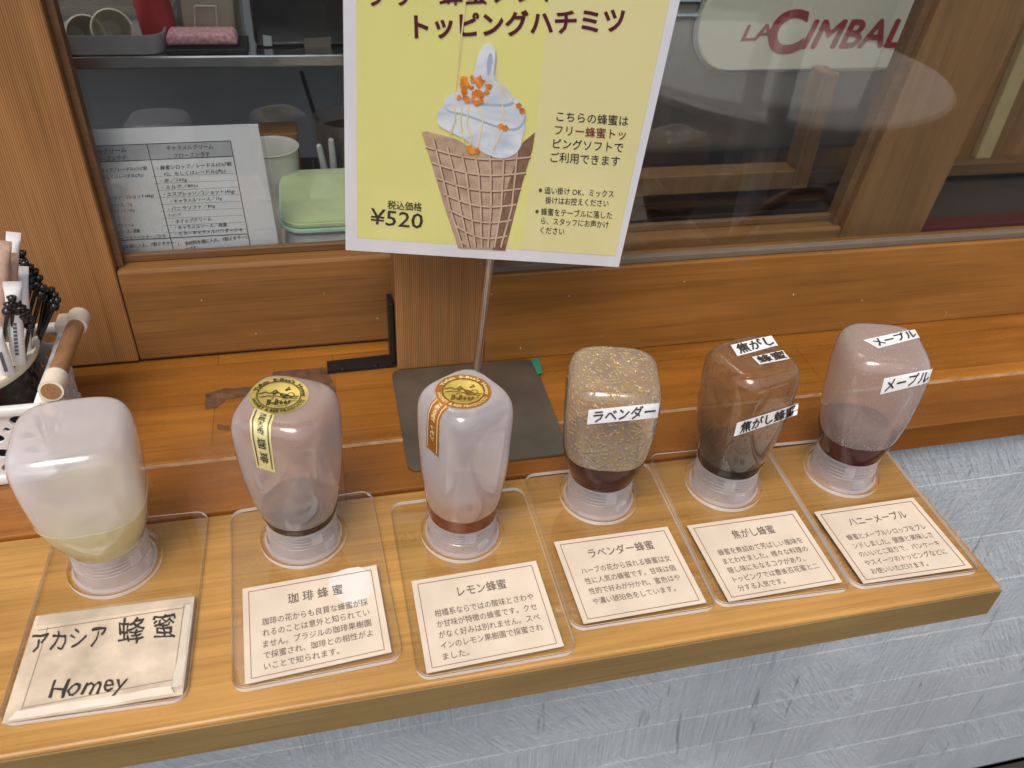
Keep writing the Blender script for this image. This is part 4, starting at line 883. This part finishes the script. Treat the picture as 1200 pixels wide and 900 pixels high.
for i, B in enumerate(BOT):
    c = BC[i]
    root = thing('honey_bottle', (c[0], c[1], .0008), B['lab'], 'bottle', 'honey bottles standing upside down')
    T_ = Matrix.Translation((c[0], c[1], .0)) @ Matrix.Rotation(math.radians(B['tilt'][1]), 4, 'Y') @ Matrix.Rotation(math.radians(B['tilt'][0]), 4, 'X')
    sqf = squircle(math.radians(B['phi'])); zn, Ht, lev = B['zn'], B['H'], B['lev']
    th = math.atan2(-c[1], -c[0]) + PI / 2 - math.radians(B['phi']); pe = 3.6 / 2.6
    a_ = B['hw'] / (abs(math.cos(th)) ** pe + abs(math.sin(th)) ** pe) ** (1 / pe)   # half side that gives the seen half width
    prof = profile(a_, zn, Ht)
    bm = nb(); lathe(bm, prof, 96, sq=sqf, M=T_); skin = Skin(bm)
    obj('shell', bm, B['shell'], root, 3)
    hp = [(r + .00045, z + .0002, n_) for r, z, n_ in prof if z < lev - .0004]
    r, z, n_ = prof_at(prof, lev)
    hp += [(r + .00045, lev, n_), (r - .0015, lev + .0003, n_), (.0005, lev - .0002, 2)]
    bm = nb(); lathe(bm, hp, 96, sq=sqf, M=T_)
    hc = B['honey']
    if i == 0:
        hm = milky('pale honey', hc, .52, rough=.06, tint=(.98, .94, .72), k=1.6)
    else:
        hm, n, l, o_ = mat('dark honey'); p = node(n, 'ShaderNodeBsdfPrincipled', Roughness=.14); p.inputs['Base Color'].default_value = rgb(hc)
        p.inputs['Specular IOR Level'].default_value = .28
        lw = node(n, 'ShaderNodeLayerWeight', Blend=.5); rr_ = ramp(n, [(.2, hc), (.95, [min(1, x * 2.6 + .004) for x in hc])]); 
        tc = n.new('ShaderNodeTexCoord'); z_ = node(n, 'ShaderNodeTexNoise', Scale=55.0, Detail=3.0); l.new(tc.outputs['Object'], z_.inputs['Vector']); l.new(z_.outputs['Fac'], rr_.inputs[0]); l.new(rr_.outputs[0], p.inputs['Base Color'])
        n.remove(lw); l.new(p.outputs[0], o_.inputs[0])
    obj('honey', bm, hm, root, .7)
    bm = nb(); lathe(bm, cap_profile(zn), 56, M=T_)
    # thread rib, hinge and tab on the lid
    toward = math.atan2(-c[1], -c[0])
    cp = obj('cap', bm, M_cap, root, .5)
    bm = nb(); a = toward + (.55, .35, .25, .45, .25, .3)[i]
    for (da, z0, z1, r_) in ((0, .0175 * zn / .0335, .0290 * zn / .0335, .0271), (.42, .0062 * zn / .0335, .0145 * zn / .0335, .0283)):
        b2 = nb(); G = []
        for k in range(5):
            aa = a + da - .17 + .34 * k / 4
            G.append([b2.verts.new(T_ @ Vector((rr2 * math.cos(aa), rr2 * math.sin(aa), zz))) for rr2, zz in ((r_ - .0022, z0), (r_ + .0006, z0 + .0006), (r_ + .0004, z1 - .0006), (r_ - .0022, z1))])
        for A_, B_ in zip(G, G[1:]):
            for k in range(3): b2.faces.new((A_[k], B_[k], B_[k + 1], A_[k + 1]))
        b2.faces.new(list(reversed(G[0]))); b2.faces.new(G[-1]); bmesh.ops.recalc_face_normals(b2, faces=b2.faces); merge(bm, b2)
    obj('tab', bm, M_cap, cp, .5)
    if i in (1, 2):
        cx, cyy, rx, ry, rot = ((327, 464, 35, 21.5, -.06), (543, 459.5, 33, 20, .02))[i - 1]
        b_, P_ = gold_disc(skin, cx, cyy, rx, ry, rot, .0004, 0, 1)
        dm = obj('round_sticker', b_, M_gold, root, .7)
        MI = plain('sticker print', (.035, .028, .012), .5) if i == 1 else plain('sticker print', (.16, .075, .012), .5)
        if i == 2:
            b_, P_ = gold_disc(skin, cx, cyy, rx, ry, rot, .0006, .74, .995); obj('sticker_ring', b_, M_orange, dm, .7)
        bm = nb()
        _, P_ = gold_disc(skin, cx, cyy, rx, ry, rot, .0008, 0, 1)
        MR = MI if i == 1 else plain('sticker gilt', (.80, .68, .30), .35, .3)
        br = nb()
        arc_letters(br, "Yufuin  B-Bee's  Honey", skin, P_, .86, .20, PI * 1.12, PI * 2.06, 0, False, .03)
        arc_letters(br, 'HONEY & BEE PRODUCTS', skin, P_, .86, .19, PI * .96, PI * .12, 0, True, .03)
        obj('ring_lettering', br, MR, dm)
        for r_ in (.72, .75):
            N = 48; pts = [P_(r_, 2 * PI * k / N) for k in range(N + 1)]; pts2 = [P_(r_ + .018, 2 * PI * k / N) for k in range(N + 1)]
            b3 = nb()
            for k in range(N): b3.faces.new([b3.verts.new(x) for x in (pts[k], pts[k + 1], pts2[k + 1], pts2[k])])
            merge(bm, b3)
        def cart(x, y): return P_(math.hypot(x, y), math.atan2(y, x))
        def stroke(pp, w_):
            b3 = nb()
            for (x0_, y0_), (x1_, y1_) in zip(pp, pp[1:]):
                L = math.hypot(x1_ - x0_, y1_ - y0_) or 1; nx, ny = -(y1_ - y0_) / L * w_, (x1_ - x0_) / L * w_
                b3.faces.new([b3.verts.new(cart(*z)) for z in ((x0_ + nx, y0_ + ny), (x1_ + nx, y1_ + ny), (x1_ - nx, y1_ - ny), (x0_ - nx, y0_ - ny))])
            merge(bm, b3)
        stroke([(-.68, -.12), (-.45, -.22), (-.28, -.12), (-.1, -.30), (.02, -.1), (.2, -.05), (.4, .1), (.66, .12)], .022)
        stroke([(-.66, .05), (-.4, .0), (-.15, .02), (.1, .12), (.35, .2), (.62, .22)], .02)
        for (x, y) in ((-.16, -.10), (-.07, -.16), (.08, .0), (.16, .06), (.24, .05)): stroke([(x - .05, y), (x + .05, y)], .055)
        for a_ in range(7): stroke([(.40 + .13 * math.cos(a_), .02 + .13 * math.sin(a_)), (.40 + .13 * math.cos(a_ + 1), .02 + .13 * math.sin(a_ + 1))], .015)
        stroke([(.24, -.30), (.30, -.24)], .05); stroke([(.30, -.34), (.38, -.40)], .025); stroke([(.33, -.27), (.42, -.31)], .02)
        rr2 = random.Random(3)
        for k in range(46):
            x, y = rr2.uniform(-.55, .55), rr2.uniform(.1, .62)
            if x * x + y * y < .44: stroke([(x - .045, y + .01), (x + .045, y - .015)], .008)
        letters(bm, 'B-Bees', lambda s, t: cart(-.46 + s * .85, .38 - (t - .4) * .40), bold=.03, shear=.3, res=1)
        obj('sticker_art', bm, MI, dm)
        q = ([(298, 479, 322, 487), (293, 493, 317.5, 500), (294, 510, 318, 516), (301.5, 547, 323, 553.5)], [(511.5, 466.5, 526, 477.5), (505, 473, 519.5, 484), (501.5, 483, 515.5, 493), (500.5, 500, 515, 511), (500, 523, 514.5, 535.5)])[i - 1]
        sm_ = obj('strip_sticker', skin.patch(q, .0005, 4, 24), M_pgold if i == 1 else M_orange, root, .7)
        bm = nb(); MS = plain('strip print', (.03, .03, .015), .5) if i == 1 else plain('strip gilt', (.82, .66, .34), .4)
        # reads top to bottom
        def vert(s0, s1, t0, t1): return lambda s, t: skin.fn(q, .0009)(s0 + (s1 - s0) * (t), t0 + (t1 - t0) * s)
        letters(bm, 'PURE HONEY', vert(.32, .72, .93, .42), bold=.03, res=1)
        if i == 1: letters(bm, '珈 琲', vert(.28, .74, .33, .08), fat=.02, res=1)
        else: letters(bm, 'レモン', vert(.3, .7, .34, .14), bold=.02, res=1)
        for s0 in (.13, .87):
            b3 = nb(); F_ = skin.fn(q, .0009); cols = [(b3.verts.new(F_(s0 - .025, j / 14 * .94 + .03)), b3.verts.new(F_(s0 + .025, j / 14 * .94 + .03))) for j in range(15)]
            for A_, B_ in zip(cols, cols[1:]): b3.faces.new((A_[0], A_[1], B_[1], B_[0]))
            merge(bm, b3)
        obj('strip_lettering', bm, MS, sm_)
    LB = {3: [('ラベンダー', [(690, 480), (772, 472), (770, 489), (688, 497)], 'label')],
          4: [('焦がし', [(856, 405), (904, 393), (912, 405), (864, 418)], 'label'), ('蜂蜜', [(881, 419), (917, 411), (925, 421), (890, 428)], 'label'), ('焦がし蜂蜜', [(864, 495), (936, 472), (934, 486), (860, 511)], 'label')],
          5: [('メープル', [(1011, 399), (1072, 386), (1078, 396), (1029, 409)], 'label'), ('メープル', [(1036, 443), (1093, 432), (1088, 448), (1031, 462)], 'label')]}
    for body, q, nm in LB.get(i, []):
        lb = obj('paper_label', skin.patch(q, .0006), M_lab, root, .7)
        bm = nb(); f = skin.fn(sub(q, .08, .06, .95, .96), .0011)
        letters(bm, body, f, fat=.03 if i == 4 else .02, res=1); obj('lettering', bm, M_ink, lb)

# ================================================================== BASKET WITH POT, STIRRERS, SUGAR STICKS
bs = thing('plastic_basket', (-.30, .63, ZL), 'white perforated plastic basket with a wooden handle at left edge', 'basket')
X0, X1, Y0, Y1, ZB, ZT_ = -.42, -.232, .573, .690, ZL + .0008, .088
def holed(nu, nv, fn, rad):
    """perforated wall: quads with a round hole each, fn(s,t) -> point"""
    b_ = nb()
    for iu in range(nu):
        for iv in range(nv):
            cu, cv = (iu + .5) / nu, (iv + .5) / nv; N = 16; inner = []; outer = []
            for k in range(N):
                a = 2 * PI * (k + .5) / N; c_, s_ = math.cos(a), math.sin(a); m_ = max(abs(c_), abs(s_))
                inner.append(b_.verts.new(fn(cu + rad * c_ / nu, cv + rad * s_ / nv))); outer.append(b_.verts.new(fn(cu + .5 * c_ / m_ / nu, cv + .5 * s_ / m_ / nv)))
            for k in range(N): b_.faces.new((outer[k], outer[(k + 1) % N], inner[(k + 1) % N], inner[k]))
    bmesh.ops.remove_doubles(b_, verts=b_.verts, dist=1e-5)
    e = bmesh.ops.solidify(b_, geom=b_.faces[:], thickness=.0022); bmesh.ops.recalc_face_normals(b_, faces=b_.faces); return b_
tp = .006
bm = nb()
merge(bm, holed(8, 4, lambda s, t: Vector((X0 + tp + (X1 - X0 - 2 * tp) * s, Y0 + tp * (1 - t), ZB + .008 + (ZT_ - ZB - .014) * t)), .30))
merge(bm, holed(6, 4, lambda s, t: Vector((X1 - tp * (1 - t), Y0 + tp + (Y1 - Y0 - 2 * tp) * s, ZB + .008 + (ZT_ - ZB - .014) * t)), .30))
merge(bm, holed(8, 4, lambda s, t: Vector((X0 + tp + (X1 - X0 - 2 * tp) * s, Y1 - tp * (1 - t), ZB + .008 + (ZT_ - ZB - .014) * t)), .30))
box(bm, X0 + tp, X1 - tp + .002, Y0 + tp - .003, Y1 - tp + .003, ZB, ZB + .009, .002)
box(bm, X0, X1 + .003, Y0 - .003, Y0 + .004, ZT_ - .008, ZT_, .0018); box(bm, X1 - .003, X1 + .004, Y0 + .0035, Y1 - .001, ZT_ - .008, ZT_, .0018); box(bm, X0, X1 + .003, Y1 - .004, Y1 + .004, ZT_ - .008, ZT_, .0018)
obj('body', bm, plain('basket white', (.74, .75, .75), .4, var=.03), bs, .6)
hf, hb_ = at(62, 452, y=.578), at(91, 376, y=.688)
ax = (hb_ - hf).normalized()
bm = nb(); tube(bm, [hf - ax * .0088, hb_ + ax * .004], .0072, 20); obj('handle', bm, wood('handle wood', (.28, .13, .06), (.46, .25, .12), 'Y', rough=.5), bs, .6)
bm = nb(); tube(bm, [hf - ax * .008, hf - ax * .0075, hf + ax * .013], .0092, 24); 
box(bm, hf.x - .0105, hf.x - .003, hf.y - .006, hf.y + .012, ZT_ - .012, hf.z + .001, .002)
obj('handle_collar', bm, M_cream, bs, .6)
bm = nb(); tube(bm, [hb_ - ax * .011, hb_ + ax * .009], .0092, 24); box(bm, hb_.x - .016, hb_.x - .001, hb_.y - .014, hb_.y + .006, ZT_ - .012, hb_.z + .006, .002)
obj('handle_collar', bm, M_cream, bs, .6)
PCX, PCY, PR, PZ = -.306, .636, .064, .100
pot = thing('brown_pot', (PCX, PCY, ZB + .01), 'dark brown pot with cream rim standing in the white basket', 'pot')
bm = nb(); lathe(bm, [(.045, ZB + .0095), (.055, .03), (PR - .001, PZ - .006), (PR - .004, PZ - .006), (.050, .03), (.04, ZB + .02), (.0005, ZB + .02)], 44, c=(PCX, PCY, 0)); obj('body', bm, plain('brown glaze', (.018, .010, .009), .2), pot, .7)
bm = nb(); lathe(bm, [(PR - .0045, PZ - .0055), (PR + .001, PZ - .006), (PR + .0025, PZ - .002), (PR + .0015, PZ + .001), (PR - .002, PZ + .0012), (PR - .005, PZ - .002)], 44, c=(PCX, PCY, 0)); obj('rim', bm, plain('cream glaze', (.70, .62, .47), .25), pot, .7)
TOPS = [(15, 300, .662), (26, 297, .668), (29, 309, .66), (35, 313, .664), (41, 318, .668), (30, 322, .652), (36, 328, .655), (46, 326, .665), (50, 337, .655), (54, 340, .66), (60, 340, .664), (64, 346, .66), (67, 352, .655), (14, 350, .606), (20, 356, .61), (26, 361, .612), (10, 358, .604), (31, 366, .615), (36, 374, .62)]
for k, (u, v, yy) in enumerate(TOPS):
    p = at(u, v, y=yy); e = Vector((PCX + (p.x - PCX) * .30 + random.uniform(-.01, .012), PCY + (p.y - PCY) * .5, .028)); d = (p - e).normalized()
    t = thing('coffee_stirrer', e, 'black plastic coffee stirrer with a beaded top standing in the pot', 'stirrer', 'black stirrers bunched in the brown pot')
    bm = nb(); tube(bm, [e, p - d * .010], .0017, 8); obj('stick', bm, M_blackpl, t, .8)
    bm = nb(); ball(bm, p - d * .0065, .0042, 10); ball(bm, p, .0032, 10); ball(bm, p + Vector((.0024, 0, .0016)), .0013, 8); ball(bm, p + Vector((-.0024, 0, .0016)), .0013, 8); obj('knob', bm, M_blackpl, t, 3)
def sugar(u0, v0, u1, v1, y0, y1, wd, m, label, print_=True):
    a, b = at(u0, v0, y=y0), at(u1, v1, y=y1); d = (b - a).normalized(); side = d.cross((CAM - a).normalized()).normalized(); nrm = side.cross(d)
    t = thing('sugar_stick', b, label, 'sugar stick')
    b_ = nb(); rings = []
    for s, w_, th in ((0, 1, .03), (.07, 1, .04), (.10, .95, .5), (.2, .88, .8), (.9, .88, .8), (1, .95, .2)):
        c_ = a.lerp(b, s); rings.append([b_.verts.new(c_ + side * wd * w_ * math.cos(2 * PI * k / 14) + nrm * wd * th * math.sin(2 * PI * k / 14)) for k in range(14)])
    for A, B_ in zip(rings, rings[1:]):
        for k in range(14): b_.faces.new((A[k], A[(k + 1) % 14], B_[(k + 1) % 14], B_[k]))
    b_.faces.new(list(reversed(rings[0]))); b_.faces.new(rings[-1]); bmesh.ops.recalc_face_normals(b_, faces=b_.faces)
    obj('wrapper', b_, m, t, .9)
    b_ = nb()
    if print_:
        for k in range(9):
            s = .45 + k * .045; c_ = a.lerp(b, s) + nrm * wd * .86 + side * wd * .1
            q_ = [c_ + side * wd * x + d * y for x, y in ((-.22, -.0014), (.22, -.0014), (.22, .0012), (-.22, .0012))]; b_.faces.new([b_.verts.new(z) for z in q_])
        obj('print', b_, plain('stick print', (.12, .12, .14), .6), t)
Mst = plain('stick paper white', (.78, .77, .76), .6, var=.04); Mkr = plain('stick paper pinkish', (.55, .36, .27), .6, var=.15, vscale=200)
sugar(14, 330, 22, 428, .612, .612, .0062, Mst, 'white paper sugar stick in front of the black stirrers')
sugar(12, 296, 14, 400, .640, .632, .0060, Mkr, 'pinkish paper sugar stick leaning behind the front white one')
sugar(3, 282, 2, 400, .632, .628, .0062, Mkr, 'dotted pinkish sugar stick at the very left edge', False)
sugar(-8, 385, 10, 440, .600, .600, .0060, Mst, 'short white sugar stick lying lowest at the left edge')
sugar(24, 312, 30, 420, .650, .630, .0056, Mst, 'white sugar stick with folded top among the black stirrers', False)
sugar(16, 272, 10, 390, .668, .65, .0052, Mst, 'tallest white sugar stick at the back of the pot', False)
